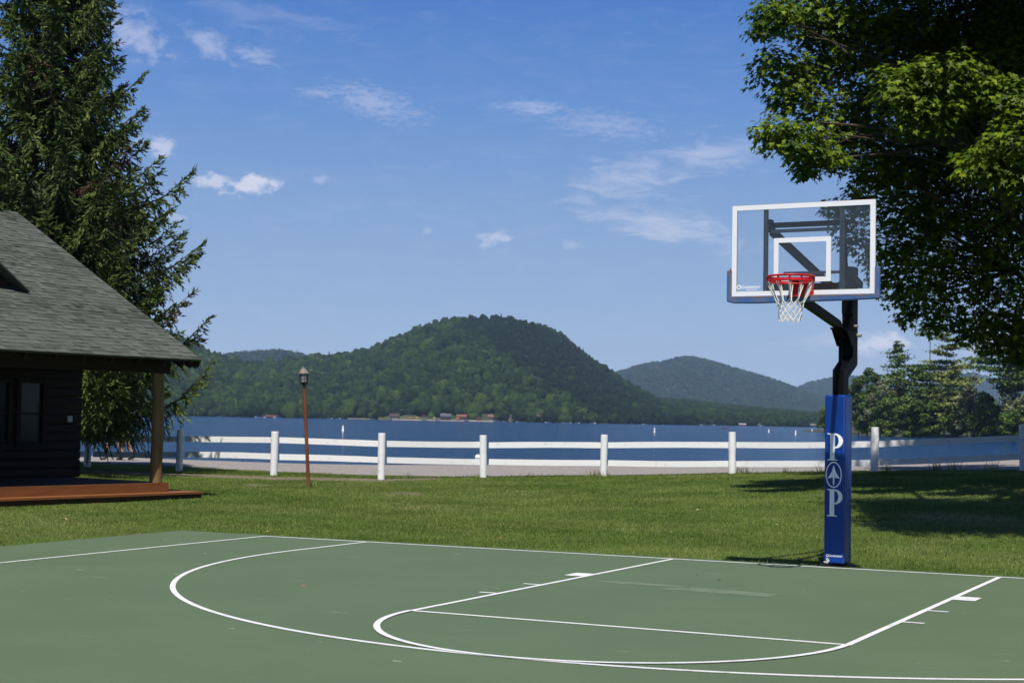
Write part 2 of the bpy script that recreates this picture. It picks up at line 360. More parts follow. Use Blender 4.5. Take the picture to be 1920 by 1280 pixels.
def sheet(name, loops, off, material, sub=1.0):
    """flat sheets following the slope of the court; loops = list of polygons (x, y)"""
    v = []; f = []
    for lp in loops:
        n = len(v); v += [(x, y, float(cz(x, y))+off) for x, y in lp]; f.append(tuple(range(n, len(v))))
    me = bpy.data.meshes.new(name); me.from_pydata(v, [], f); me.update(); me.materials.append(material)
    o = bpy.data.objects.new(name, me); COL.objects.link(o); return o
def court_mat():
    m_ = bpy.data.materials.new('court_paint'); m_.use_nodes = True; nt = m_.node_tree; N = nt.nodes; L = nt.links
    b = N['Principled BSDF']; b.inputs['Roughness'].default_value = .75; b.inputs['Specular IOR Level'].default_value = .25
    tc = N.new('ShaderNodeTexCoord')
    def nz(s, d=5, r=.55, st=None):
        n = N.new('ShaderNodeTexNoise'); n.inputs['Scale'].default_value = s; n.inputs['Detail'].default_value = d; n.inputs['Roughness'].default_value = r
        if st:
            mp = N.new('ShaderNodeMapping'); mp.inputs['Scale'].default_value = st; mp.inputs['Rotation'].default_value = (0, 0, .35); L.new(tc.outputs['Object'], mp.inputs[0]); L.new(mp.outputs[0], n.inputs['Vector'])
        else: L.new(tc.outputs['Object'], n.inputs['Vector'])
        return n.outputs['Fac']
    def rampc(f, els):
        c = N.new('ShaderNodeValToRGB'); e = c.color_ramp.elements; e[0].position = els[0][0]; e[0].color = (*els[0][1], 1); e[1].position = els[-1][0]; e[1].color = (*els[-1][1], 1)
        for p, q in els[1:-1]:
            k = e.new(p); k.color = (*q, 1)
        L.new(f, c.inputs[0]); return c.outputs[0]
    base = rampc(nz(.42, 8, .66), [(.28, (.078, .114, .060)), (.5, (.088, .127, .066)), (.72, (.098, .137, .074))])
    fine = rampc(nz(160, 3, .6), [(.25, (.82, .83, .82)), (.75, (1.14, 1.14, 1.14))])
    mx = N.new('ShaderNodeMixRGB'); mx.blend_type = 'MULTIPLY'; mx.inputs[0].default_value = 1; L.new(base, mx.inputs[1]); L.new(fine, mx.inputs[2])
    sc = rampc(nz(3.2, 7, .68, (1.0, 5.0, 1)), [(.60, (0, 0, 0)), (.76, (.42, .42, .42))])
    mx2 = N.new('ShaderNodeMixRGB'); mx2.inputs[2].default_value = (.20, .25, .18, 1); L.new(sc, mx2.inputs[0]); L.new(mx.outputs[0], mx2.inputs[1])
    sp = rampc(nz(9, 8, .75), [(.70, (0, 0, 0)), (.74, (.6, .6, .6))])
    mx3 = N.new('ShaderNodeMixRGB'); mx3.inputs[2].default_value = (.36, .40, .34, 1); L.new(sp, mx3.inputs[0]); L.new(mx2.outputs[0], mx3.inputs[1])
    def specks(scale, st, rot, thr, size, prev, colr, amt):
        mp = N.new('ShaderNodeMapping'); mp.inputs['Scale'].default_value = st; mp.inputs['Rotation'].default_value = (0, 0, rot)
        wv = N.new('ShaderNodeTexNoise'); wv.inputs['Scale'].default_value = 26; wv.inputs['Detail'].default_value = 4; L.new(tc.outputs['Object'], wv.inputs['Vector'])
        ad = N.new('ShaderNodeMixRGB'); ad.blend_type = 'ADD'; ad.inputs[0].default_value = .055; L.new(tc.outputs['Object'], ad.inputs[1]); L.new(wv.outputs['Color'], ad.inputs[2])
        vo = N.new('ShaderNodeTexVoronoi'); vo.inputs['Scale'].default_value = scale; L.new(ad.outputs[0], mp.inputs[0]); L.new(mp.outputs[0], vo.inputs['Vector'])
        sp_ = N.new('ShaderNodeSeparateColor'); L.new(vo.outputs['Color'], sp_.inputs[0])
        g1 = N.new('ShaderNodeMath'); g1.operation = 'GREATER_THAN'; g1.inputs[1].default_value = thr; L.new(sp_.outputs[0], g1.inputs[0])
        rs = N.new('ShaderNodeMath'); rs.operation = 'MULTIPLY'; rs.inputs[1].default_value = size; L.new(sp_.outputs[1], rs.inputs[0])
        lt = N.new('ShaderNodeMath'); lt.operation = 'LESS_THAN'; L.new(vo.outputs['Distance'], lt.inputs[0]); L.new(rs.outputs[0], lt.inputs[1])
        ml = N.new('ShaderNodeMath'); ml.operation = 'MULTIPLY'; L.new(g1.outputs[0], ml.inputs[0]); L.new(lt.outputs[0], ml.inputs[1])
        m2 = N.new('ShaderNodeMath'); m2.operation = 'MULTIPLY'; L.new(ml.outputs[0], m2.inputs[0]); m3 = N.new('ShaderNodeMath'); m3.operation = 'MULTIPLY'; m3.inputs[1].default_value = amt; L.new(sp_.outputs[2], m3.inputs[0]); L.new(m3.outputs[0], m2.inputs[1])
        o_ = N.new('ShaderNodeMixRGB'); o_.inputs[2].default_value = (*colr, 1); L.new(m2.outputs[0], o_.inputs[0]); L.new(prev, o_.inputs[1]); return o_.outputs[0]
    pv = mx3.outputs[0]
    pv = specks(2.9, (1, 1, 1), .0, .2, .075, pv, (.36, .40, .34), 1.5)
    pv = specks(1.5, (1, 4.5, 1), .25, .3, .10, pv, (.24, .29, .21), 1.0)
    pv = specks(.9, (1, 7, 1), -.5, .3, .13, pv, (.17, .215, .145), .7)
    pv = specks(1.7, (5, 1, 1), .4, .6, .11, pv, (.045, .062, .04), .7)
    pv = specks(3.4, (1, 1, 1), .8, .4, .08, pv, (.03, .04, .03), .9)
    dk = rampc(nz(5.3, 8, .72), [(.29, (.55, .55, .55)), (.33, (1, 1, 1))])
    mx4 = N.new('ShaderNodeMixRGB'); mx4.blend_type = 'MULTIPLY'; mx4.inputs[0].default_value = 1; L.new(pv, mx4.inputs[1]); L.new(dk, mx4.inputs[2])
    L.new(mx4.outputs[0], b.inputs['Base Color'])
    bp = N.new('ShaderNodeBump'); bp.inputs['Strength'].default_value = .3; bp.inputs['Distance'].default_value = .004; L.new(nz(220, 4), bp.inputs['Height']); L.new(bp.outputs[0], b.inputs['Normal'])
    return m_
def build_court():
    CM = court_mat()
    x0, x1, y0, y1 = -9.18, 9.6, -27.0, .20
    mb = MB(); xs = np.linspace(x0, x1, 40); ys = np.linspace(y0, y1, 60)
    v = []; f = []
    X, Y = np.meshgrid(xs, ys); Z = cz(X, Y); V = np.stack([X, Y, Z], -1).reshape(-1, 3); n = len(xs)
    i, j = np.meshgrid(np.arange(n-1), np.arange(len(ys)-1)); a = (j*n+i).ravel(); F = [np.stack([a, a+1, a+n+1, a+n], 1)]
    edge = [(x0, y0), (x1, y0), (x1, y1), (x0, y1)]; E = []
    for k in range(4):
        (ax, ay), (bx, by) = edge[k], edge[(k+1) % 4]; m0 = len(V)+len(E)
        E += [(ax, ay, float(cz(ax, ay))), (bx, by, float(cz(bx, by))), (bx, by, float(cz(bx, by))-.1), (ax, ay, float(cz(ax, ay))-.1)]; F.append(np.array([[m0, m0+1, m0+2, m0+3]]))
    tag(npmesh('court', np.concatenate([V, np.array(E)]), F, CM), kind='structure')
    w = .052
    def line(ax, ay, bx, by, w=w):
        dx, dy = bx-ax, by-ay; L_ = math.hypot(dx, dy); nx, ny = -dy/L_*w/2, dx/L_*w/2; k = max(1, int(L_/1.0)); out = []
        for i in range(k):
            p = (ax+dx*i/k, ay+dy*i/k); q = (ax+dx*(i+1)/k, ay+dy*(i+1)/k)
            out.append([(p[0]-nx, p[1]-ny), (q[0]-nx, q[1]-ny), (q[0]+nx, q[1]+ny), (p[0]+nx, p[1]+ny)])
        return out
    def arc(cx, cy, r, a0, a1, n=96, w=w):
        out = []
        for i in range(n):
            a = math.radians(a0+(a1-a0)*i/n); b = math.radians(a0+(a1-a0)*(i+1)/n)
            out.append([(cx+(r-w/2)*math.cos(a), cy+(r-w/2)*math.sin(a)), (cx+(r+w/2)*math.cos(a), cy+(r+w/2)*math.sin(a)), (cx+(r+w/2)*math.cos(b), cy+(r+w/2)*math.sin(b)), (cx+(r-w/2)*math.cos(b), cy+(r-w/2)*math.sin(b))])
        return out
    T = 19.75*FT; H = 25.03*FT; lane = 6*FT; bx_ = w/2
    def mk(loops, k): return tag(sheet('court_line', loops, .004*k, M['line_paint']), kind='structure')
    mk(line(-H-bx_, 0, 9.4, 0), 1)
    mk(line(-H, -bx_, -H, -26.8), 1)
    mk(line(H, -bx_, H, -26.8), 1)
    mk(line(-T, -bx_, -T, -5.25*FT)+arc(0, -5.25*FT, T, 180, 360, 160)+line(T, -5.25*FT, T, -bx_), 1)
    mk(line(-lane, -bx_, -lane, -19*FT+bx_)+line(lane, -bx_, lane, -19*FT+bx_), 1)
    mk(line(-lane-bx_, -19*FT, lane+bx_, -19*FT), 1)
    mk(arc(0, -19*FT, lane, 180.3, 359.7, 90), 2)
    marks = []
    for s in (-1, 1):
        for (yy, hh, ww) in ((-7.45*FT, .30, .20), (-11.1*FT, .05, .17), (-14.0*FT, .05, .17)):
            a = s*(lane+bx_+.002); b = s*(lane+bx_+.002+ww); marks.append([(min(a, b), yy-hh/2), (max(a, b), yy-hh/2), (max(a, b), yy+hh/2), (min(a, b), yy+hh/2)])
    mk(marks, 1)
    # faint paint repair patches inside the key
    pm = mat('court_patch', (.130, .170, .104), .85, (.100, .140, .078), 5, ramp=(.3, .7))
    def blob(cx, cy, rx, ry, n=26, sd=0):
        r_ = random.Random(sd); return [(cx+rx*math.cos(2*math.pi*i/n)*(1+.12*r_.uniform(-1, 1)), cy+ry*math.sin(2*math.pi*i/n)*(1+.12*r_.uniform(-1, 1))) for i in range(n)]
    tag(sheet('court_patch', [blob(-1.05, -2.75, .55, .10, sd=1), [(-.75, -3.05), (.35, -3.15), (.38, -2.86), (-.6, -2.72)], blob(-6.1, -7.6, .16, .10, sd=3), blob(-6.0, -8.15, .22, .07, sd=5)], .0015, pm), kind='structure')
build_court()

# ------------------------------------------------------------------ basketball hoop
def build_hoop():
    z0 = .0
    root = empty('basketball_hoop', (-.02, .33, 0), 'basketball hoop with glass backboard and blue padded pole on the baseline', 'basketball hoop')
    W = root.location
    def B(mb, name, m_, parent=root, **k): return mb.build(name, m_, parent, local=(W[0], W[1], W[2]), **k)
    def sub(mb, name, m_, parent, **k): return mb.build(name, m_, parent, local=(W[0], W[1], W[2]), **k)
    px0, px1, py0, py1 = -.115, .118, .205, .495
    # lower pole + slanted neck + upper pole
    cx, w = .02, .128
    prof = [(.25, .03), (.455, .03), (.455, 2.12), (.83, 2.28), (.83, 3.40), (.62, 3.40), (.62, 2.375), (.25, 2.205)]
    mb = MB().prism(prof, (cx-w/2, 0, 0), (0, 1, 0), (0, 0, 1), (w, 0, 0))
    mb.box(cx-.2, cx+.16, .17, .49, -.03, .03)
    pole = B(mb, 'pole', M['black_metal'], bevel=.006)
    for zz in (2.62, 3.22):
        sub(MB().tube([(cx-w/2-.05, .80, zz), (cx+w/2+.05, .80, zz)], .022, 8), 'bolt', M['grey_steel'], pole)
    for (y, z) in ((.60, 3.22), (.60, 2.72)): sub(MB().tube([(cx-w/2-.045, y+.08, z), (cx+w/2+.045, y+.08, z)], .014, 8), 'bolt', M['grey_steel'], pole)
    # pad
    blue = mat('blue_vinyl', (.003, .036, .215), .34, (.004, .050, .27), 2.5, 3, bump=1.0, bscale=2.6, bdist=.09, spec=.3, stretch=(1, 1, .35))
    pad = B(MB().box(px0, px1, py0, py1, .05, 1.925), 'pole_pad', blue, bevel=.018)
    mb = MB(); mb.bar((px1-.012, py0-.003, .06), (px1-.012, py0-.003, 1.91), .006, .006)
    sub(mb, 'seam', mat('seam', (.05, .08, .3), .5), pad)
    # lettering
    wl = mat('letter_white', (.88, .88, .89), .45, (.78, .79, .81), 14); gl = mat('letter_grey', (.16, .20, .33), .5)
    def bowl(cx_, cz_, ro, rz, ri, riz, x0):
        out = []; n = 18
        for i in range(n+1):
            a = math.pi/2-math.pi*i/n; out.append((cx_+ro*math.cos(a), cz_+rz*math.sin(a)))
        for i in range(n+1):
            a = -math.pi/2+math.pi*i/n; out.append((cx_+ri*math.cos(a), cz_+riz*math.sin(a)))
        return [(x0, cz_+rz)]+out[:n+1]+[(x0, cz_-rz), (x0, cz_-riz)]+out[n+1:]+[(x0, cz_+riz)]
    def letterP(zb, off, y, m_, name):
        H = .30; ox = px0+.034+off[0]; zb = zb+off[1]
        mb = MB(); th = (0, .0012, 0); A = ((1.22, 0, 0), (0, 0, 1), th)
        s0, s1 = .025, .067
        mb.prism([(s0, .012), (s1, .012), (s1, H-.010), (s0, H-.010)], (ox, y, zb), *A)
        mb.prism([(0, 0), (.092, 0), (.092, .010), (.07, .0125), (.022, .0125), (0, .010)], (ox, y-.0003, zb), *A)
        mb.prism([(0, H), (.075, H), (.075, H-.010), (.022, H-.012), (0, H-.009)], (ox, y-.0003, zb), *A)
        # bowl as strips (outer and inner half ellipses)
        n = 20; zc = H-.083
        for i in range(n):
            a, b = math.pi/2-math.pi*i/n, math.pi/2-math.pi*(i+1)/n
            def po(t): return (.068+.076*math.cos(t), zc+.083*math.sin(t))
            def pi_(t): return (.068+.037*math.cos(t), zc+.068*math.sin(t))
            mb.prism([po(a), po(b), pi_(b), pi_(a)], (ox, y-.0006, zb), *A)
        mb.prism([(s1-.002, H-.012), (.069, H-.012), (.069, H), (s1-.002, H)], (ox, y-.0009, zb), *A)
        mb.prism([(s1-.002, zc-.083), (.069, zc-.083), (.069, zc-.071), (s1-.002, zc-.071)], (ox, y-.0009, zb), *A)
        return sub(mb, name, m_, pad)
    Y = py0-.0022
    for zb in (1.195, .575):
        letterP(zb, (.006, -.004), Y+.0004, gl, 'letter_shadow'); letterP(zb, (0, 0), Y-.0012, wl, 'letter')
    mb = MB(); n = 40; ox, oz = px0+.108, 1.035
    for i in range(n):
        a, b = 2*math.pi*i/n, 2*math.pi*(i+1)/n
        mb.prism([(.080*math.cos(a), .145*math.sin(a)), (.080*math.cos(b), .145*math.sin(b)), (.070*math.cos(b), .132*math.sin(b)), (.070*math.cos(a), .132*math.sin(a))], (ox, Y, oz), (1.14, 0, 0), (0, 0, 1), (0, .001, 0))
    mb.prism([(0, .108), (-.022, .03), (-.062, -.042), (-.030, -.034), (0, -.030), (.030, -.034), (.062, -.042), (.022, .03)], (ox, Y, oz), (1.14, 0, 0), (0, 0, 1), (0, .001, 0))
    mb.prism([(-.009, -.028), (.009, -.028), (.007, -.112), (-.007, -.112)], (ox, Y-.0004, oz), (1, 0, 0), (0, 0, 1), (0, .001, 0))
    sub(mb, 'emblem', wl, pad)
    def text(body, size, x, y, z, m_, parent):
        cu = bpy.data.curves.new('logo_text', 'FONT'); cu.body = body; cu.size = size; cu.extrude = .0004; cu.offset = .0006
        tmp = bpy.data.objects.new('logo_tmp', cu); COL.objects.link(tmp)
        dg = bpy.context.evaluated_depsgraph_get(); me = bpy.data.meshes.new_from_object(tmp.evaluated_get(dg)); bpy.data.objects.remove(tmp)
        me.transform(Matrix.Translation((x-W[0], y-W[1], z-W[2])) @ Matrix.Rotation(math.pi/2, 4, 'X')); me.materials.clear(); me.materials.append(m_)
        o = bpy.data.objects.new('logo', me); COL.objects.link(o); o.parent = parent; return o
    text('Goalsetter', .036, px0+.058, Y, .128, wl, pad)
    mb = MB()
    for i in range(14):
        a, b = 2*math.pi*i/14, 2*math.pi*(i+1)/14
        mb.prism([(.015*math.cos(a), .015*math.sin(a)), (.015*math.cos(b), .015*math.sin(b)), (.009*math.cos(b), .009*math.sin(b)), (.009*math.cos(a), .009*math.sin(a))], (px0+.042, Y, .139), (1, 0, 0), (0, 0, 1), (0, .001, 0))
    sub(mb, 'logo_ring', wl, pad)
    tear = mat('torn_vinyl', (.62, .58, .54), .9, (.45, .40, .36), 30)
    mb = MB(); r_ = random.Random(4)
    for (cx_, cz_, a, b) in ((.045, .092, .016, .026), (.055, .082, .012, .016), (.02, .066, .022, .010), (.043, .064, .012, .012)):
        mb.prism([(a*math.cos(t*.7)*(1+.25*r_.uniform(-1, 1)), b*math.sin(t*.7)*(1+.25*r_.uniform(-1, 1))) for t in range(9)], (px0+cx_, Y+.0008-len(mb.v)*1e-5, cz_), (1, 0, 0), (0, 0, 1), (0, .001, 0))
    sub(mb, 'torn_spot', tear, pad)
    # ---- backboard
    bx0, bx1, bz0, bz1, by = -.80+.05, .80+.02, 2.925, 3.89, -1.22
    bx0, bx1 = -.715, .815
    glm = bpy.data.materials.new('board_glass'); glm.use_nodes = True; nt = glm.node_tree; N = nt.nodes; L = nt.links; N.clear()
    o_ = N.new('ShaderNodeOutputMaterial'); tr = N.new('ShaderNodeBsdfTransparent'); tr.inputs[0].default_value = (.97, .98, .985, 1); gs = N.new('ShaderNodeBsdfGlossy'); gs.inputs['Roughness'].default_value = .03
    df = N.new('ShaderNodeBsdfDiffuse'); df.inputs[0].default_value = (.5, .53, .56, 1); fr = N.new('ShaderNodeFresnel'); fr.inputs[0].default_value = 1.45; ms = N.new('ShaderNodeMixShader'); ms2 = N.new('ShaderNodeMixShader')
    nz = N.new('ShaderNodeTexNoise'); nz.inputs['Scale'].default_value = 3; mr = N.new('ShaderNodeMapRange'); mr.inputs['To Min'].default_value = .02; mr.inputs['To Max'].default_value = .05; L.new(nz.outputs['Fac'], mr.inputs['Value'])
    L.new(fr.outputs[0], ms.inputs[0]); L.new(tr.outputs[0], ms.inputs[1]); L.new(gs.outputs[0], ms.inputs[2]); L.new(mr.outputs[0], ms2.inputs[0]); L.new(ms.outputs[0], ms2.inputs[1]); L.new(df.outputs[0], ms2.inputs[2]); L.new(ms2.outputs[0], o_.inputs[0])
    board = B(MB().box(bx0+.012, bx1-.012, by+.004, by+.014, bz0+.012, bz1-.012), 'backboard', glm)
    mb = MB(); t = .052; y0, y1 = by-.004, by+.02
    mb.box(bx0, bx1, y0, y1, bz1-t, bz1); mb.box(bx0, bx1, y0, y1, bz0, bz0+t); mb.box(bx0, bx0+t, y0, y1, bz0+t, bz1-t); mb.box(bx1-t, bx1, y0, y1, bz0+t, bz1-t)
    sub(mb, 'board_frame', M['board_white'], board)
    mb = MB(); cxm = (bx0+bx1)/2-.0; t = .05; sx0, sx1, sz0, sz1 = cxm-.305, cxm+.305, 3.065, 3.53; y0, y1 = by-.001, by+.0035
    mb.box(sx0, sx1, y0, y1, sz1-t, sz1); mb.box(sx0, sx1, y0, y1, sz0, sz0+t); mb.box(sx0, sx0+t, y0, y1, sz0+t, sz1-t); mb.box(sx1-t, sx1, y0, y1, sz0+t, sz1-t)
    sub(mb, 'target_square', M['board_white'], board)
    sub(MB().box(bx0+.002, bx1-.002, by+.021, by+.03, bz1-.01, bz1+.006), 'top_trim', mat('trim_red', (.18, .03, .03), .6), board)
    text('Goalsetter', .05, bx0+.10, by-.0015, bz0+.085, wl, board)
    mb = MB()
    for i in range(16):
        a, b = 2*math.pi*i/16, 2*math.pi*(i+1)/16
        mb.prism([(.024*math.cos(a), .024*math.sin(a)), (.024*math.cos(b), .024*math.sin(b)), (.014*math.cos(b), .014*math.sin(b)), (.014*math.cos(a), .014*math.sin(a))], (bx0+.078, by-.0015, bz0+.10), (1, 0, 0), (0, 0, 1), (0, .001, 0))
    sub(mb, 'logo_ring', wl, board)
    sub(MB().box(bx0+.16, bx0+.28, by-.0015, by, bz0+.068, bz0+.074), 'logo_underline', wl, board)
    # blue edge pad with worn brown rim
    pm = bpy.data.materials.new('edge_pad_foam'); pm.use_nodes = True; nt = pm.node_tree; N = nt.nodes; L = nt.links; b = N['Principled BSDF']; b.inputs['Roughness'].default_value = .6
    tc = N.new('ShaderNodeTexCoord'); nz = N.new('ShaderNodeTexNoise'); nz.inputs['Scale'].default_value = 7; nz.inputs['Detail'].default_value = 7; L.new(tc.outputs['Object'], nz.inputs['Vector'])
    cr = N.new('ShaderNodeValToRGB'); e = cr.color_ramp.elements; e[0].position = .45; e[0].color = (.035, .105, .29, 1); e[1].position = .75; e[1].color = (.15, .14, .17, 1); L.new(nz.outputs['Fac'], cr.inputs[0]); L.new(cr.outputs[0], b.inputs['Base Color'])
    wear = mat('worn_foam', (.22, .15, .085), .9, (.12, .12, .16), 12)
    pz0 = bz0-.062; mb = MB(); poly = [(bx0-.052, 3.205), (bx0-.052, pz0+.01), (bx0+.02, pz0-.008), (bx0+.30, pz0-.014), (bx0+.7, pz0-.006), (bx1-.3, pz0), (bx1+.05, pz0+.012), (bx1+.05, 3.205), (bx1-.002, 3.205), (bx1-.002, bz0+.004), (bx0+.002, bz0+.004), (bx0+.002, 3.205)]
    mb.prism(poly, (0, by-.022, 0), (1, 0, 0), (0, 0, 1), (0, .06, 0)); ep = sub(mb, 'edge_pad', pm, board, bevel=.012)
    mb = MB(); wy = by-.0235
    r_ = random.Random(2)
    def strip(pts, w0):
        for i in range(len(pts)-1):
            (xa, za), (xb, zb) = pts[i], pts[i+1]
            dx, dz = xb-xa, zb-za; L_ = math.hypot(dx, dz); nx, nz_ = -dz/L_, dx/L_; wa = w0*(.5+.8*abs(math.sin(i*1.1))); wb = w0*(.5+.8*abs(math.sin((i+1)*1.1)))
            mb.prism([(xa, za), (xb, zb), (xb+nx*wb, zb+nz_*wb), (xa+nx*wa, za+nz_*wa)], (0, wy, 0), (1, 0, 0), (0, 0, 1), (0, .002, 0))
    strip([(bx1-.01-(bx1-bx0-.02)*i/16, bz0-.001) for i in range(17)], .014)
    strip([(bx0-.003, bz0+.02+i*.04) for i in range(8)], .012); strip([(bx0-.048, 3.2), (bx0, 3.2)][::-1], .02); strip([(bx1+.003, 3.18-i*.04) for i in range(8)], .01)
    sub(mb, 'worn_edge', wear, ep)
    # steel behind the glass
    gx0, gx1 = cxm-.405, cxm+.41
    for gx in (gx0, gx1): B(MB().box(gx-.021, gx+.021, by+.016, by+.06, bz0+.03, bz1-.05), 'upright_bar', M['grey_steel'], bevel=.003)
    B(MB().box(sx0-.04, sx1+.05, by+.016, by+.04, 3.59, 3.625), 'cross_plate', M['grey_steel']); B(MB().box(sx0+.1, sx1+.08, by+.016, by+.04, 3.145, 3.175), 'cross_plate', M['grey_steel'])
    for zz, ww, hh, x_1 in ((3.68, .07, .05, gx1+.05), (3.01, .08, .09, gx1+.02)):
        ct = B(MB().bar((gx0-.03, by+.11, zz), (x_1, by+.11, zz), ww, hh), 'cross_tube', M['black_metal'])
        for gx in (gx0+.02, gx1-.02): sub(MB().box(gx-.012, gx+.03, by+.06, by+.14, zz-.075, zz+.06), 'clamp', M['black_metal'], ct)
    # four arms of the parallelogram
    def arm(pts, w_, h_):
        mb = MB()
        for a, b in zip(pts[:-1], pts[1:]):
            mb.bar(a, b, w_, h_)
        for p_ in pts[1:-1]: mb.tube([(p_[0]-w_/2+.001, p_[1], p_[2]), (p_[0]+w_/2-.001, p_[1], p_[2])], h_/2, 12)
        return B(mb, 'arm', M['black_metal'])
    arm([(gx0+.035, by+.12, 3.62), (cx-w/2-.03, .40, 3.12), (cx-w/2-.03, .78, 3.22)], .045, .085)
    arm([(gx1-.02, by+.12, 3.64), (cx+w/2+.16, -.3, 3.50), (cx+w/2+.03, .2, 3.32), (cx+w/2+.03, .84, 3.20)], .045, .075)
    arm([(cxm-.12, by+.12, 2.95), (cx-.02, .26, 2.72), (cx-.02, .40, 2.64), (cx-.02, .60, 2.60)], .075, .085)
    mb = MB(); mb.box(cx-w/2-.05, cx+w/2+.05, .32, .60, 2.665, 2.685); mb.prism([(.28, 2.66), (.64, 2.66), (.64, 2.50), (.50, 2.48)], (cx-w/2-.005, 0, 0), (0, 1, 0), (0, 0, 1), (-.02, 0, 0)); mb.prism([(.28, 2.66), (.64, 2.66), (.64, 2.50), (.50, 2.48)], (cx+w/2+.005, 0, 0), (0, 1, 0), (0, 0, 1), (.02, 0, 0))
    mb.box(cx-w/2+.0, cx+w/2, .604, .618, 2.86, 3.34)
    B(mb, 'bracket', M['black_metal'])
    mb = MB(); mb.tube([(cx-.03, .45, 2.27), (cx-.03, .45, 2.58)], .022, 10); mb.tube([(cx-w/2+.03, .57, 2.60), (cx+.02, .57, 2.86)], .010, 8)
    B(mb, 'height_adjuster', M['black_metal'])
    # rim
    rz = 3.085; rx, ry = cxm-.0, -1.60
    mb = MB(); ring = [(rx+.2345*math.cos(2*math.pi*i/48), ry+.2345*math.sin(2*math.pi*i/48), rz) for i in range(49)]
    mb.tube(ring, .0115, 10, cap=False)
    ring2 = [(rx+.232*math.cos(2*math.pi*i/48), ry+.232*math.sin(2*math.pi*i/48), rz-.05) for i in range(49)]; mb.tube(ring2, .010, 8, cap=False)
    for k in range(12):
        a = 2*math.pi*(k+.5)/12; c_, s_ = math.cos(a), math.sin(a); mb.box(rx+.233*c_-.009, rx+.233*c_+.009, ry+.233*s_-.009, ry+.233*s_+.009, rz-.05, rz)
    for i in range(48):
        (xa, ya, za), (xb, yb, zb_) = ring2[i], ring2[i+1]; mb.add([(xa, ya, rz-.052), (xb, yb, rz-.052), (xb, yb, rz-.026), (xa, ya, rz-.026)], [(0, 1, 2, 3)])
    rim = B(mb, 'rim', M['red_paint'], smooth=True)
    mb = MB(); mb.prism([(rx-.10, ry+.21), (rx+.10, ry+.21), (rx+.13, by-.006), (rx-.13, by-.006)], (0, 0, rz-.012), (1, 0, 0), (0, 1, 0), (0, 0, .008))
    mb.box(rx-.10, rx+.10, by-.10, by-.006, rz-.18, rz-.014); mb.box(rx-.13, rx+.13, by-.014, by-.004, rz-.2, rz+.03)
    sub(mb, 'mounting_plate', M['red_paint'], rim, bevel=.004)
    sub(MB().box(rx-.11, rx-.01, ry+.22, ry+.26, rz-.003, rz+.02), 'spring_cover', M['grey_steel'], rim)
    # net: 12 loops, long cords then diamonds
    mb = MB(); n = 12; prof = [(0, .232, -.055), (1, .198, -.14), (2, .150, -.235), (3, .128, -.275), (4, .120, -.32), (5, .116, -.362), (6, .114, -.402), (7, .116, -.44)]
    r_ = random.Random(11)
    knots = {}
    for (lv, r, dz) in prof:
        for k in range(n):
            off = 0 if lv < 2 else (.5 if lv % 2 else 0)
            a = 2*math.pi*(k+off+.5)/n
            knots[(lv, k)] = (rx+r*math.cos(a)+r_.uniform(-.006, .006), ry+r*math.sin(a)+r_.uniform(-.006, .006), rz+dz+r_.uniform(-.008, .008))
    cr_ = .0042
    for k in range(n):
        for s in (-.009, .009):
            a = knots[(0, k)]; b = knots[(1, k)]; c_ = knots[(2, k)]
            mb.tube([(a[0]+s, a[1]+s, a[2]), (b[0]+s*.8, b[1]-s*.8, b[2]), c_], cr_, 5)
        for lv in range(2, 7):
            a = knots[(lv, k)]
            if lv % 2 == 0: tg = [(lv+1, k), (lv+1, (k-1) % n)]
            else: tg = [(lv+1, k), (lv+1, (k+1) % n)]
            for t_ in tg:
                b = knots[t_]; mb.tube([a, ((a[0]+b[0])/2, (a[1]+b[1])/2, (a[2]+b[2])/2-.006), b], cr_, 5)
        p_ = knots[(7, k)]; mb.tube([(p_[0], p_[1], p_[2]+.008), (p_[0], p_[1], p_[2]-.016)], .009, 6)
    sub(mb, 'net', M['net_cord'], rim)
build_hoop()

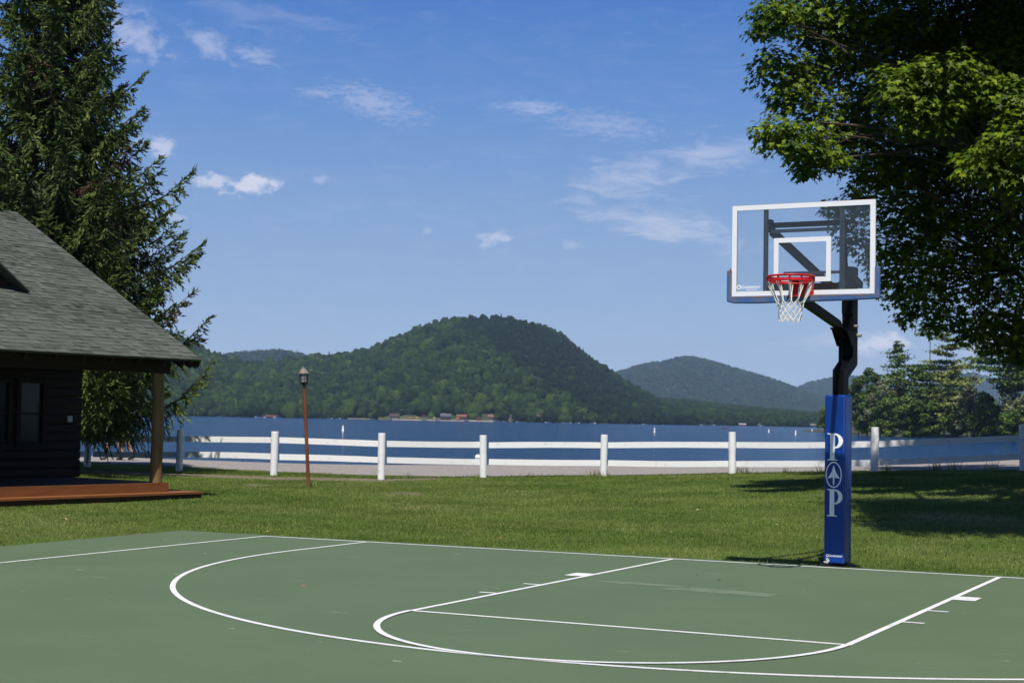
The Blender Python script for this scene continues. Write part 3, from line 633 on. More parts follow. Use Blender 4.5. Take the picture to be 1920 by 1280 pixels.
# ------------------------------------------------------------------ fence along the road
def build_fence():
    f = empty('fence', (*G(911, 42.0), 0), 'white post and rail fence running between the lawn and the lake road', 'fence')
    posts = [(-120, 44, 801, 868), (170, 43, 801, 873), (342, 42.5, 806, 882), (519, 41.5, 809, 890), (720, 41, 812, 896), (911, 42, 816, 894), (1135, 42, 815, 891), (1376, 41, 810, 885), (1642, 39, 801, 884), (1921, 38.5, 796, 880), (2210, 38.5, 792, 880)]
    rails_u = [814, 816, 817, 819, 825.4, 828, 828, 828, 826, 815.5, 810]       # top edge of the upper rail at each post
    rails_l = [843, 845, 846, 850, 856.3, 859.5, 861.5, 863, 861, 849, 843]
    loc = f.location; r_ = random.Random(5)
    tops = []
    for i, (u, d, vt, vb) in enumerate(posts):
        x, y = G(u, d); zt = float(P(u, vt, d)[2]); zb = float(gz(x, y))-.25
        mb = MB(); n = 14; prof = []
        k = 9; rad = .095*(1+.04*r_.uniform(-1, 1)); lx, ly = r_.uniform(-.02, .02), r_.uniform(-.02, .02)
        pts = [(x+lx*(t/k), y+ly*(t/k), zb+(zt-zb)*t/k) for t in range(k+1)]; rs = [rad*(1+.03*r_.uniform(-1, 1)) for _ in pts]
        pts.append((pts[-1][0], pts[-1][1], zt+.006)); rs.append(rad*.90)
        mb.tube(pts, rs, n); mb.build('post', M['white_paint'], f, smooth=True, local=loc)
    for i in range(len(posts)-1):
        for rr, th in ((rails_u, 11.5), (rails_l, 11.5)):
            (u0, d0, *_), (u1, d1, *_) = posts[i], posts[i+1]
            e = r_.uniform(-.8, .8)
            a = P(u0, rr[i]+th/2+r_.uniform(-.4, .8), d0); b = P(u1, rr[i+1]+th/2+r_.uniform(-.4, .8), d1)
            mb = MB(); k = 8; A = np.array(a); Bb = np.array(b); sag = r_.uniform(-.012, .02)
            hh = .155; prev = None
            dirv = (Bb-A)/np.linalg.norm(Bb-A); A2 = A+dirv*.08; B2 = Bb-dirv*.08
            side = np.cross(dirv, (0, 0, 1)); side /= np.linalg.norm(side); vs = []
            for t in range(k+1):
                p_ = A2+(B2-A2)*t/k; p_ = p_-np.array([0, 0, sag*math.sin(math.pi*t/k)]); h2 = hh/2*(1+.03*r_.uniform(-1, 1)); w2 = .022
                vs += [p_-side*w2-(0, 0, h2), p_+side*w2-(0, 0, h2), p_+side*w2+(0, 0, h2), p_-side*w2+(0, 0, h2)]
            fs = [(0, 1, 2, 3), (4*k+3, 4*k+2, 4*k+1, 4*k)]
            for t in range(k):
                for q in range(4):
                    fs.append((4*t+q, 4*t+(q+1) % 4, 4*t+4+(q+1) % 4, 4*t+4+q))
            mb.add(vs, fs); mb.build('rail', M['white_paint'], f, local=loc)
build_fence()

# ------------------------------------------------------------------ lamp post
def build_lamp():
    d = 35.7; x, y = G(585.5, d); z = float(gz(x, y))
    root = empty('lamp_post', (x, y, z-.05), 'leaning rust brown lamp post with caged lantern, on the lawn before the fence', 'lamp post')
    top = P(570.5, 728, d-.05); base = np.array([x, y, z-.1]); L_ = root.location
    MB().tube([tuple(base), tuple((base+top)/2), tuple(top)], [.042, .041, .040], 16).build('pole', M['rust_pole'], root, smooth=True, local=L_)
    ax = (top-base)/np.linalg.norm(top-base)
    # lantern stands in the axis of the pole
    q = Vector(tuple(ax)).to_track_quat('Z', 'Y'); T = Matrix.Translation(Vector(tuple(top-np.array(L_)))) @ q.to_matrix().to_4x4()
    dark = mat('lantern_iron', (.035, .032, .03), .6, (.06, .05, .04), 20); roofm = mat('lantern_roof', (.16, .13, .115), .7, (.24, .2, .18), 15)
    def put(mb, name, m_, parent=root, **k):
        mb.v = [tuple(T @ Vector(v)) for v in mb.v]; return mb.build(name, m_, parent, **k)
    lan = put(MB().lathe([(.016, -.02), (.02, .03), (.012, .035), (.05, .09), (.085, .135), (.09, .14), (.088, .15)], 8), 'lantern', dark)
    put(MB().lathe([(.078, .15), (.094, .335)], 12), 'lantern_glass', mat('frosted_glass', (.30, .36, .42), .25, (.42, .46, .5), 12, spec=.6), lan)
    mb = MB()
    for k in range(8):
        a = 2*math.pi*k/8; c, s = math.cos(a), math.sin(a); mb.tube([(.082*c, .082*s, .15), (.099*c, .099*s, .335)], .006, 5)
    for zz, rr in ((.20, .088), (.245, .092), (.29, .096)):
        mb.tube([(rr*math.cos(2*math.pi*i/16), rr*math.sin(2*math.pi*i/16), zz) for i in range(17)], .004, 5, cap=False)
    for k in range(4):
        a = 2*math.pi*k/4; c, s = math.cos(a), math.sin(a); mb.tube([(.02*c, .02*s, .02), (.06*c, .06*s, .05), (.085*c, .085*s, .14)], .005, 5)
    put(mb, 'cage', dark, lan)
    put(MB().lathe([(.118, .33), (.122, .342), (.085, .40), (.045, .45), (.03, .462), (.018, .47), (.018, .49), (.008, .505)], 12), 'lantern_roof', roofm, lan, smooth=False)
build_lamp()

# ------------------------------------------------------------------ log cabin
def build_cabin():
    n_ = lambda a: np.array(a)/np.linalg.norm(a)
    e2 = n_([-.59, -.807]); b2 = np.array([e2[1], -e2[0]])          # in (lateral, ahead)
    E_ = R0*e2[0]+FH*e2[1]; Bk = R0*b2[0]+FH*b2[1]
    cx, cy = XY(-6.54, 29.9)
    root = empty('log_cabin', (cx, cy, -.05), 'dark brown log cabin with green shingle roof and open porch at the left edge', 'cabin')
    rz = math.atan2(E_[1], E_[0]); root.rotation_euler = (0, 0, rz)
    # local x runs along the front away from the corner (towards the camera), local y = ?
    Yl = np.array([-E_[1], E_[0]]); sgn = 1 if np.dot(Yl, Bk[:2]) > 0 else -1
    z0 = -.05
    def S(y): return sgn*y
    def box(mb, x0, x1, y0, y1, z0_, z1_):
        a, b = sorted((S(y0), S(y1))); return mb.box(x0, x1, a, b, z0_-z0, z1_-z0)
    wood = mat('dark_log_stain', (.012, .005, .003), .7, (.022, .009, .005), 3, 6, bump=.4, bscale=12, stretch=(.4, 3, 6), spec=.3)
    trim = mat('dark_trim', (.018, .009, .006), .7, (.03, .014, .008), 5)
    fasc = mat('porch_stain', (.17, .060, .015), .6, (.22, .082, .022), 4, 6, stretch=(.5, 4, 4), bump=.2)
    deck = mat('deck_boards', (.06, .036, .026), .7, (.08, .05, .036), 4, stretch=(.4, 8, 1))
    peeled = mat('peeled_log', (.17, .10, .042), .7, (.27, .165, .072), 5, 6, stretch=(4, 4, .5), bump=.3)
    LX = 10.5; FZ_ = .26
    # porch
    mb = MB()
    for i in range(22): box(mb, -.03, LX, .015+i*.138, .015+i*.138+.132, FZ_-.03, FZ_)
    pf = mb.build('porch_floor', deck, root)
    mb = MB(); box(mb, -.03, LX, -.02, .012, FZ_-.17, FZ_+.004); box(mb, -.06, -.032, -.02, 9.0, FZ_-.17, FZ_+.004); mb.build('fascia', fasc, pf)
    mb = MB(); box(mb, -.02, LX, .02, 9.0, z0-.2, FZ_-.19); mb.build('foundation', trim, root)
    # step running round the corner
    mb = MB(); box(mb, -.62, LX, -.40, -.03, .052, .090); box(mb, -.62, -.08, -.029, 3.2, .052, .090); st = mb.build('step', fasc, root)
    mb = MB(); box(mb, -.58, LX, -.36, -.05, z0-.25, .050); box(mb, -.58, -.1, -.049, 3.1, z0-.25, .050); mb.build('riser', mat('step_riser', (.07, .03, .014), .8, (.045, .02, .01), 4), st)
    # posts and beam
    for px in (.10, 4.9, 9.9):
        mb = MB(); pts = [(px+.012*math.sin(k*1.3), S(.16+.01*math.cos(k*1.7)), FZ_-z0+k*(2.11/7)) for k in range(8)]
        mb.tube(pts, [.118, .115, .116, .112, .113, .110, .112, .108], 18); mb.build('post', peeled, root, smooth=True)
    mb = MB(); box(mb, -.06, LX+.3, .02, .20, 2.335, 2.62); mb.build('beam', wood, root)
    # walls of half round logs
    def logs(name, horizontal, a0, a1, at, z_, z1_, m_=wood):
        """a wall of stacked logs, flat behind, rounded in front"""
        mb = MB(); h = .178; k = int((z1_-z_)/h+.99)
        for i in range(k):
            zc = z_+h*(i+.5)-z0; seg = 7; prof = []
            for j in range(seg+1):
                t = -math.pi/2+math.pi*j/seg; prof.append((.026*math.cos(t), h/2*.985*math.sin(t)))
            prof = [(-.12, -h/2*.985)]+prof+[(-.12, h/2*.985)]
            if horizontal:   # runs along x, faces -y
                mb.prism([(p_, q_) for p_, q_ in prof], (a0, S(at), zc), (0, -sgn, 0), (0, 0, 1), (a1-a0, 0, 0))
            else:            # runs along y, faces -x
                mb.prism([(p_, q_) for p_, q_ in prof], (at, S(a0), zc), (-1, 0, 0), (0, 0, 1), (0, S(a1-a0), 0))
        return mb.build(name, m_, root)
    WY = 2.9; WZ = 2.72
    wins = [(.70, 1.22, .92, 2.12), (1.50, 2.02, .92, 2.12), (5.6, 6.5, .95, 2.05)]
    xs = [-.27]+[a for w in wins for a in (w[0]-.09, w[1]+.09)]+[LX]
    for k in range(0, len(xs), 2): logs('wall', True, xs[k], xs[k+1], WY, FZ_, WZ)
    for (a, b, c, d) in wins:
        logs('wall', True, a-.088, b+.088, WY, FZ_, c-.10); logs('wall', True, a-.088, b+.088, WY, d+.10, WZ)
    logs('wall', False, WY+.02, 9.4, -.26, FZ_, 2.55)
    # gable infill above the end wall
    pitch = 3.16/5.77; EY = -.5; EZ = 2.60          # outer eave
    RY = EY+5.77; RZ = EZ+3.16
    mb = MB(); mb.prism([(S(.3), 2.55-z0), (S(2*RY-.3), 2.55-z0), (S(RY), RZ-.18-z0)], (-.25, 0, 0), (0, 1, 0), (0, 0, 1), (.10, 0, 0)); mb.build('gable_wall', wood, root)
    glass = mat('window_glass', (.010, .013, .018), .10, (.016, .02, .028), 2, spec=.3)
    mull = mat('window_trim', (.012, .007, .005), .7)
    curtain = mat('curtain_white', (.10, .10, .10), .9, (.04, .04, .04), 2, stretch=(.6, 1, 2))
    for (a, b, c, d) in wins:
        mb = MB(); t = .07
        box(mb, a-.085, b+.085, WY-.07, WY+.02, c-.08, c); box(mb, a-.085, b+.085, WY-.07, WY+.02, d, d+.08); box(mb, a-.085, a, WY-.065, WY+.02, c, d); box(mb, b, b+.085, WY-.065, WY+.02, c, d)
        box(mb, a, b, WY-.04, WY, (c+d)/2-.02, (c+d)/2+.02); w = mb.build('window', mull, root)
        box(mb := MB(), a, b, WY+.001, WY+.012, c, d); mb.build('pane', glass, w)
    mb = MB(); box(mb, -.02, .085, WY-.06, WY-.02, 1.37, 1.49); mb.build('switch_box', mat('switch_plastic', (.55, .55, .52), .5), root)
    # ceiling of the porch and the roof frame
    mb = MB()
    for x in np.arange(-.15, LX+.3, .62):
        a = np.array([x, S(EY+.07), EZ-.05-z0-.03]); bb = np.array([x, S(RY), RZ-.05-z0-.13-.04]); mb.bar(tuple(a), tuple(bb), .045, .13)
    mb.build('rafter', trim, root)
    # roof slabs
    lap = mat('shingle_tabs', (.95, .95, .95), .95, (1.05, 1.05, 1.05), 30, 4, bump=.5, bscale=120, spec=.15, attr='tone',
              attr_cols=[(.040, .045, .038), (.066, .073, .061), (.088, .097, .082), (.105, .114, .097)])
    dn = math.atan(pitch); slope = math.hypot(5.77, 3.16); cs, sn = math.cos(dn), math.sin(dn)
    def plane_pt(x, s, h, back=False):
        """s up the slope from the eave, h above the deck"""
        y = EY+s*cs-h*sn; z = EZ+s*sn+h*cs
        if back: y = 2*RY-y
        return (x, S(y), z-z0)
    X0, X1 = -.36, LX+.4
    def slab(back):
        mb = MB(); v = [plane_pt(X0, 0, 0, back), plane_pt(X1, 0, 0, back), plane_pt(X1, slope, 0, back), plane_pt(X0, slope, 0, back),
                        plane_pt(X0, 0, -.03, back), plane_pt(X1, 0, -.03, back), plane_pt(X1, slope, -.03, back), plane_pt(X0, slope, -.03, back)]
        return mb.add(v, [(0, 1, 2, 3), (7, 6, 5, 4), (0, 4, 5, 1), (1, 5, 6, 2), (2, 6, 7, 3), (3, 7, 4, 0)])
    rf = slab(False).build('roof', mat('roof_felt', (.06, .07, .058), .9, (.08, .09, .07), 8), root); slab(True).build('roof', trim, root)
    # shingles: courses with raised laminated tabs
    Rr = np.random.default_rng(3); V = []; F = []; T = []
    ex = .142; nc = int(slope/ex)
    def quadbox(x0, x1, s0, s1, h0, h1, tone, back=False):
        k = len(V); V.extend([plane_pt(x0, s0, h1, back), plane_pt(x1, s0, h1, back), plane_pt(x1, s1, h0+.001, back), plane_pt(x0, s1, h0+.001, back), plane_pt(x0, s0, h0-.004, back), plane_pt(x1, s0, h0-.004, back)])
        F.extend([(k, k+1, k+2, k+3), (k+4, k+5, k+1, k), (k+5, k+2, k+1, k+1), (k+4, k, k+3, k+3)] if False else [(k, k+1, k+2, k+3), (k+4, k+5, k+1, k)]); T.extend([tone]*6)
        return k
    G4 = []
    for c in range(nc+1):
        s0 = c*ex-.01; s1 = min(s0+ex*1.25, slope)
        base = .5+.12*math.sin(c*.37)
        x = X0-.01
        while x < X1:
            w = Rr.uniform(.18, .42); w = min(w, X1-x); t = float(np.clip(base+Rr.normal(0, .15), 0, 1)); quadbox(x, x+w+.001, s0, s1, .004, .012, t)
            if Rr.random() < .62:
                tw = Rr.uniform(.10, .24); xo = x+Rr.uniform(0, .1); quadbox(xo, min(xo+tw, X1), s0-.006, s0+ex*.98, .013, .020, float(np.clip(t+Rr.normal(.06, .16), 0, 1)))
            x += w
    npmesh('shingles', np.array(V), np.array(F), lap, rf, attrs={'tone': T})
    V.clear(); F.clear(); T.clear()
    for c in range(nc+1): quadbox(X0, X1, c*ex-.01, min((c+1.25)*ex, slope), .004, .014, .5, True)
    npmesh('shingles', np.array(V), np.array(F), lap, rf, attrs={'tone': T})
    mb = MB()
    for back in (False, True):
        a = plane_pt(X0+.012, -.0, -.085, back); b = plane_pt(X0+.012, slope, -.085, back); mb.bar(a, b, .03, .14)
    mb.build('rake_board', trim, rf)
    mb = MB()
    for x in (-.33, -.2, .02):          # rafter tails beyond the corner
        mb.prism([(S(EY+.02), EZ-.03-z0), (S(EY+.55), EZ+.22-z0), (S(EY+.55), EZ+.06-z0), (S(EY+.10), EZ-.16-z0)], (x, 0, 0), (0, 1, 0), (0, 0, 1), (.045, 0, 0))
    mb.build('rafter_tail', trim, rf)
    # dormer whose right foot lies on the front slope
    foot = P(44, 545, 31.0); ft = np.array([foot[0]-cx, foot[1]-cy]); fx = float(ft@E_[:2])
    # find x, s on the slope seen at (44, 545)
    best = None
    for sx in np.arange(0, 6, .05):
        for s in np.arange(.5, 5, .05):
            p_ = plane_pt(sx, s, 0); wx = cx+E_[0]*p_[0]+(-E_[1])*p_[1]; wy = cy+E_[1]*p_[0]+E_[0]*p_[1]; q = np.array([wx, wy, p_[2]+z0])-CAM
            dd = q@Fv; uu = 960+FPX*(q@Rv)/dd; vv = 640-FPX*(q@Uv)/dd; er = (uu-45)**2+(vv-546)**2
            if best is None or er < best[0]: best = (er, sx, s)
    _, dx, ds = best
    p_ = plane_pt(dx, ds, .02); yf = p_[1]; zf = p_[2]; hw = 1.6; hz = hw*.72; run = hz/pitch
    dorm = MB().prism([(dx+.10, zf-.02), (dx+2*hw-.10, zf-.02), (dx+hw, zf+hz-.12)], (0, yf+S(.12), 0), (1, 0, 0), (0, 0, 1), (0, S(.08), 0)).build('dormer', mat('dormer_wood', (.055, .018, .010), .7, (.035, .012, .007), 5, stretch=(8, 1, .6)), root)
    back = S(1)
    def dslab(x0, x1, z_0, z_1, th, m_, name, yo):
        mb = MB(); a0 = (x0, yf+S(yo), z_0); a1 = (x1, yf+S(yo), z_1); b1 = (x1, yf+S(run+.1), z_1); b0 = (x0, yf+S(.05), z_0)
        vs = [a0, a1, b1, b0]; mb.add(vs+[(x, y, z-th) for x, y, z in vs], [(0, 1, 2, 3), (7, 6, 5, 4), (0, 4, 5, 1), (1, 5, 6, 2), (2, 6, 7, 3), (3, 7, 4, 0)]); return mb.build(name, m_, dorm)
    plain = mat('shingle_plain', (.072, .079, .067), .95, (.09, .099, .084), 9, bump=.4)
    dslab(dx-.05, dx+hw, zf+.0, zf+hz+.02, .03, plain, 'dormer_roof', -.12); dslab(dx+2*hw+.05, dx+hw, zf, zf+hz+.02, .03, plain, 'dormer_roof', -.12)
build_cabin()

# ------------------------------------------------------------------ lake
def build_water():
    m_ = bpy.data.materials.new('lake_water'); m_.use_nodes = True; nt = m_.node_tree; N = nt.nodes; L = nt.links; b = N['Principled BSDF']
    b.inputs['Base Color'].default_value = (.003, .034, .115, 1); b.inputs['Roughness'].default_value = .08; b.inputs['IOR'].default_value = 1.33; b.inputs['Specular IOR Level'].default_value = .42
    tc = N.new('ShaderNodeTexCoord')
    def nz(scale, st, d, rot=0.0):
        mp = N.new('ShaderNodeMapping'); mp.inputs['Scale'].default_value = st; mp.inputs['Rotation'].default_value = (0, 0, rot); n = N.new('ShaderNodeTexNoise'); n.inputs['Scale'].default_value = scale; n.inputs['Detail'].default_value = d; n.inputs['Roughness'].default_value = .6
        L.new(tc.outputs['Object'], mp.inputs[0]); L.new(mp.outputs[0], n.inputs['Vector']); return n.outputs['Fac']
    b1 = N.new('ShaderNodeBump'); b1.inputs['Strength'].default_value = 1.0; b1.inputs['Distance'].default_value = .3; L.new(nz(1.5, (1, 1, 1), 5), b1.inputs['Height'])
    b2 = N.new('ShaderNodeBump'); b2.inputs['Strength'].default_value = 1.0; b2.inputs['Distance'].default_value = 2.2; L.new(nz(.16, (.6, 1.6, 1), 5, -YAW), b2.inputs['Height']); L.new(b1.outputs[0], b2.inputs['Normal'])
    mw = N.new('ShaderNodeMapRange'); mw.inputs['From Min'].default_value = .35; mw.inputs['From Max'].default_value = .65; mw.inputs['To Min'].default_value = .25; mw.inputs['To Max'].default_value = 1.0; L.new(nz(.02, (.5, 2.6, 1), 4, -YAW), mw.inputs['Value']); L.new(mw.outputs[0], b2.inputs['Strength'])
    L.new(b2.outputs[0], b.inputs['Normal'])
    ls = np.array([-2600, -900, -300, 0, 300, 900, 3200]); ds = np.array([PATH_FAR+.9, 90, 200, 500, 1100, 1800, 2600]); l, d = np.meshgrid(ls, ds); x, y = XY(l, d)
    V = np.stack([x, y, np.full_like(x, WATER_Z)], -1).reshape(-1, 3); n = len(ls); i, j = np.meshgrid(np.arange(n-1), np.arange(len(ds)-1)); a = (j*n+i).ravel()
    tag(npmesh('lake_water', V, np.stack([a, a+1, a+n+1, a+n], 1), m_), kind='structure')
build_water()

# ------------------------------------------------------------------ hills and their woods
def wob(a, b, sc, seed):
    """smooth pseudo noise of two coordinates, about -1..1"""
    r = np.random.default_rng(seed); s = 0.0
    for k in range(7):
        th = r.uniform(0, 6.28); f = sc*r.uniform(.6, 2.2); s = s+np.sin(a*f*math.cos(th)+b*f*math.sin(th)+r.uniform(0, 6.28))
    return s/3.2
def horiz(u): return 784.5+(np.asarray(u)-960)*math.tan(ROLL)
def elev(u, v, d): return CAM[2]+(horiz(u)-v)/FPX*d
WOODS = {}
def hill(name, prof, d0, d1, base=WATER_Z-.6, shape=.9, relief=.05, col=None, drop=10.0, back=1.5, seed=1, step=6.0):
    """terrain rising from the shore at d0 to a ridge at d1 whose skyline follows prof"""
    pu = np.array([p[0] for p in prof], float); pv = np.array([p[1] for p in prof], float)
    def zf(u, t):
        v = np.interp(u, pu, pv)+drop; zr = np.maximum(elev(u, v, d1), base); t1 = np.clip(t, 0, 1)
        h = (zr-base)*np.where(t <= 1, t1**shape*(1-.0*t1), 1-(t-1)**2*.9)
        bump = relief*(zr-base)*np.sin(np.pi*np.clip(t, 0, 1))*(wob(u*.012, t*4, 1.0, seed)+.5*wob(u*.03, t*9, 1.0, seed+1))
        return base+h+bump
    us = np.arange(pu[0], pu[-1]+step, step); ts = np.linspace(0, back, 34); u, t = np.meshgrid(us, ts)
    d = d0+(d1-d0)*t; l = (u-960)/FPX*d; x, y = XY(l, d); z = zf(u, t)
    V = np.stack([x, y, z], -1).reshape(-1, 3); n = len(us); i, j = np.meshgrid(np.arange(n-1), np.arange(len(ts)-1)); a = (j*n+i).ravel()
    tag(npmesh(name, V, np.stack([a, a+1, a+n+1, a+n], 1), col, smooth=True), kind='structure')
    return zf
def ico(sub):
    import bmesh
    bm = bmesh.new(); bmesh.ops.create_icosphere(bm, subdivisions=sub, radius=1.0); v = np.array([q.co[:] for q in bm.verts]); f = np.array([[w.index for w in p.verts] for p in bm.faces]); bm.free(); return v, f
IV, IF = ico(2); IV1, IF1 = ico(1)
def blob_templates(k, V0, F0, jit, seed):
    r = np.random.default_rng(seed); out = []
    for _ in range(k):
        v = V0*(1+r.normal(0, jit, (len(V0), 1))); v = v+r.normal(0, jit*.35, v.shape); v[:, 2] = v[:, 2]*.62+.45; out.append((v, F0))
    return out
def conifer_templates(k, seed):
    r = np.random.default_rng(seed); out = []
    for _ in range(k):
        V = []; F = []
        for lv in range(5):
            zb = .08+.17*lv; zt = min(zb+.36, 1.05); rad = (1-lv/5.6)*1.0; n = 8; b0 = len(V); V.append((0, 0, zt))
            for j in range(n):
                a = 2*math.pi*(j+r.uniform(-.3, .3))/n; q = rad*(1 if j % 2 else .6)*r.uniform(.8, 1.15); V.append((q*math.cos(a), q*math.sin(a), zb+r.uniform(-.04, .04)))
            for j in range(n): F.append((b0, b0+1+j, b0+1+(j+1) % n))
        out.append((np.array(V), np.array(F)))
    return out
BLOB = blob_templates(10, IV, IF, .19, 1); BLOB1 = blob_templates(10, IV1, IF1, .18, 2); CON = conifer_templates(8, 3)
wood_ramp = [(.008, .017, .011), (.012, .026, .012), (.021, .043, .014), (.036, .066, .017), (.060, .096, .022)]
def wood_mat(name, ramp_=wood_ramp):
    m_ = mat(name, (.45, .47, .5), .95, (1.5, 1.45, 1.3), .45, 9, attr='tone', attr_cols=ramp_, spec=.05, ramp=(.36, .64), bump=1.0, bscale=.55)
    for n in m_.node_tree.nodes:
        if n.type == 'BUMP': n.inputs['Distance'].default_value = 2.6
        if n.type == 'TEX_NOISE': n.inputs['Roughness'].default_value = .68
    return m_
def woods(name, pts, R_, H_, con, tone, material, seed=5, small=False, label=None):
    r = np.random.default_rng(seed); Vs = []; Fs = []; Ts = []; off = 0
    tmpl = (BLOB1 if small else BLOB); which = np.where(con, r.integers(0, len(CON), len(pts))+100, r.integers(0, len(tmpl), len(pts)))
    for w in np.unique(which):
        idx = np.where(which == w)[0]; v, f = (CON[w-100] if w >= 100 else tmpl[w])
        a = r.uniform(0, 6.28, len(idx)); c, s = np.cos(a)[:, None], np.sin(a)[:, None]
        X = (v[None, :, 0]*c-v[None, :, 1]*s)*R_[idx][:, None]*r.uniform(.85, 1.15, (len(idx), 1)); Y = (v[None, :, 0]*s+v[None, :, 1]*c)*R_[idx][:, None]; Z = v[None, :, 2]*H_[idx][:, None]
        P_ = np.stack([X, Y, Z], -1)+pts[idx][:, None, :]; n = len(v)
        Vs.append(P_.reshape(-1, 3)); Fs.append((f[None]+(np.arange(len(idx))*n)[:, None, None]).reshape(-1, 3)+off); off += len(idx)*n
        t = tone[idx][:, None]+r.normal(0, .05, (len(idx), n)); Ts.append(np.clip(t, 0, 1).ravel())
    o = npmesh(name, np.concatenate(Vs), np.concatenate(Fs), material, attrs={'tone': np.concatenate(Ts)}, smooth=True)
    return tag(o, kind='stuff')
soilm = mat('forest_floor', (.020, .035, .014), .95, (.035, .05, .02), .05, 8)
def scatter(zf, n, u0, u1, d0, d1, tmax, seed, maxfront=0.0):
    r = np.random.default_rng(seed); t = r.uniform(0, 1, n*3); u = r.uniform(u0, u1, n*3); d = d0+(d1-d0)*t*tmax
    keep = r.uniform(0, 1, n*3) < d/(d0+(d1-d0)*tmax); u, t = u[keep][:n], (t*tmax)[keep][:n]; d = d0+(d1-d0)*t
    z = zf(u, t); x, y = XY((u-960)/FPX*d, d); return u, t, np.stack([x, y, z], -1)
def build_hills():
    r = np.random.default_rng(21)
    wm = wood_mat('woodland')
    # the big hill across the lake
    profA = [(-300, 560), (150, 590), (290, 606), (340, 637), (372, 650), (400, 662), (430, 673), (470, 681), (520, 680), (570, 671), (620, 667), (660, 661), (700, 653), (722, 642), (745, 634), (770, 623), (800, 613), (835, 603), (870, 597), (905, 594), (940, 592), (970, 596), (1000, 604), (1025, 613), (1050, 621), (1070, 640), (1090, 655), (1115, 672), (1140, 690), (1165, 706), (1190, 722), (1215, 738), (1240, 750), (1270, 764), (1300, 778), (1325, 790), (1350, 800), (1380, 812)]
    zA = hill('hill', profA, 1290, 1950, shape=.88, relief=.055, col=soilm, drop=9, seed=3)
    u, t, p = scatter(zA, 26000, 120, 1345, 1290, 1950, 1.06, 31)
    k = (p[:, 2] > WATER_Z-.2) & ~((t < .030) & (((u > 722) & (u < 810)) | ((u > 822) & (u < 882)) | ((u > 892) & (u < 930)) | ((u > 952) & (u < 966)))); u, t, p = u[k], t[k], p[k]
    # steep right flank: more conifers, all crowns darker; lower slopes and left: more broadleaves
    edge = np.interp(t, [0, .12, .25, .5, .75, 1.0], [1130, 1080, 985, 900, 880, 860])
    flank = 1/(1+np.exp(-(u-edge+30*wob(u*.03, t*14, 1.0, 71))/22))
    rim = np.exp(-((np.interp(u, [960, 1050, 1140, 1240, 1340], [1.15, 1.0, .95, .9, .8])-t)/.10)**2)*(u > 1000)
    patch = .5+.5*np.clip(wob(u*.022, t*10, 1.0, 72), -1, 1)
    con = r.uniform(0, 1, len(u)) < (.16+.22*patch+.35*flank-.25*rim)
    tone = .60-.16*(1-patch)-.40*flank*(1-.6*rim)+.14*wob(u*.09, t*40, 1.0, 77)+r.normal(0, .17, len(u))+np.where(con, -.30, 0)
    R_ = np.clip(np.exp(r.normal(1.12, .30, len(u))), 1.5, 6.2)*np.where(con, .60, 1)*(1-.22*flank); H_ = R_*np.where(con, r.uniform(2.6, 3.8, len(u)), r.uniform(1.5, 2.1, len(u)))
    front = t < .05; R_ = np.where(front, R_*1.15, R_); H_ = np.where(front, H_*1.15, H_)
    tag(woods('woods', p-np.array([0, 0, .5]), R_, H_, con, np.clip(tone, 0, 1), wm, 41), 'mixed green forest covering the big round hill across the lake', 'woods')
    # skyline pines standing above the crowns
    # low wooded point on the right and blue hills far behind
    profB = [(340, 690), (400, 672), (430, 663), (470, 660), (505, 656), (540, 658), (565, 664), (600, 676), (660, 700), (700, 720)]
    zB = hill('far_hill', profB, 2900, 3500, base=0, col=soilm, drop=4, seed=8, step=10)
    u, t, p = scatter(zB, 2600, 380, 690, 2900, 3500, 1.08, 32); k = t > .3; u, t, p = u[k], t[k], p[k]
    con = r.uniform(0, 1, len(u)) < .45; R_ = r.uniform(4, 6.5, len(u))*np.where(con, .7, 1)
    tag(woods('far_woods', p, R_, R_*np.where(con, 2.6, 1.5), con, np.clip(.35+r.normal(0, .12, len(u)), 0, 1), wm, 42, True), 'bluish forest on the small far hill behind the left end of the ridge', 'woods')
    profC = [(1000, 760), (1100, 725), (1145, 703), (1180, 691), (1215, 681), (1245, 678), (1270, 671), (1295, 668), (1325, 674), (1350, 682), (1385, 692), (1420, 702), (1450, 711), (1480, 722), (1510, 734), (1535, 742), (1580, 752), (1640, 760), (1720, 765)]
    zC = hill('far_hill', profC, 3300, 4500, base=0, col=soilm, drop=4, relief=.06, seed=12, step=10)
    u, t, p = scatter(zC, 9000, 1100, 1700, 3300, 4500, 1.06, 33)
    con = r.uniform(0, 1, len(u)) < .5; R_ = r.uniform(5, 8, len(u))*np.where(con, .7, 1)
    tag(woods('far_woods', p, R_, R_*np.where(con, 2.4, 1.4), con, np.clip(.32+r.normal(0, .12, len(u)), 0, 1), wm, 43, True), 'bluish forest on the middle far hill with a pale rock ledge', 'woods')
    profE = [(1380, 760), (1450, 740), (1490, 730), (1520, 718), (1550, 711), (1600, 706), (1640, 712), (1680, 722), (1720, 728), (1760, 722), (1790, 708), (1825, 700), (1860, 708), (1900, 722), (1960, 735), (2100, 742), (2400, 760)]
    zE = hill('far_hill', profE, 4700, 5600, base=0, col=soilm, drop=3, seed=15, step=10)
    u, t, p = scatter(zE, 7000, 1400, 2050, 4700, 5600, 1.06, 34)
    con = r.uniform(0, 1, len(u)) < .5; R_ = r.uniform(6, 9, len(u))
    tag(woods('far_woods', p, R_, R_*1.5, con, np.clip(.32+r.normal(0, .10, len(u)), 0, 1), wm, 44, True), 'pale blue forest on the farthest hills behind the right hand pines', 'woods')
    profD = [(1180, 747), (1230, 748), (1280, 752), (1330, 757), (1390, 764), (1440, 769), (1500, 775), (1560, 779), (1640, 782), (1750, 786), (1850, 788), (2100, 792)]
    zD = hill('low_shore', profD, 1420, 2300, shape=.75, relief=.03, col=soilm, drop=7, seed=18)
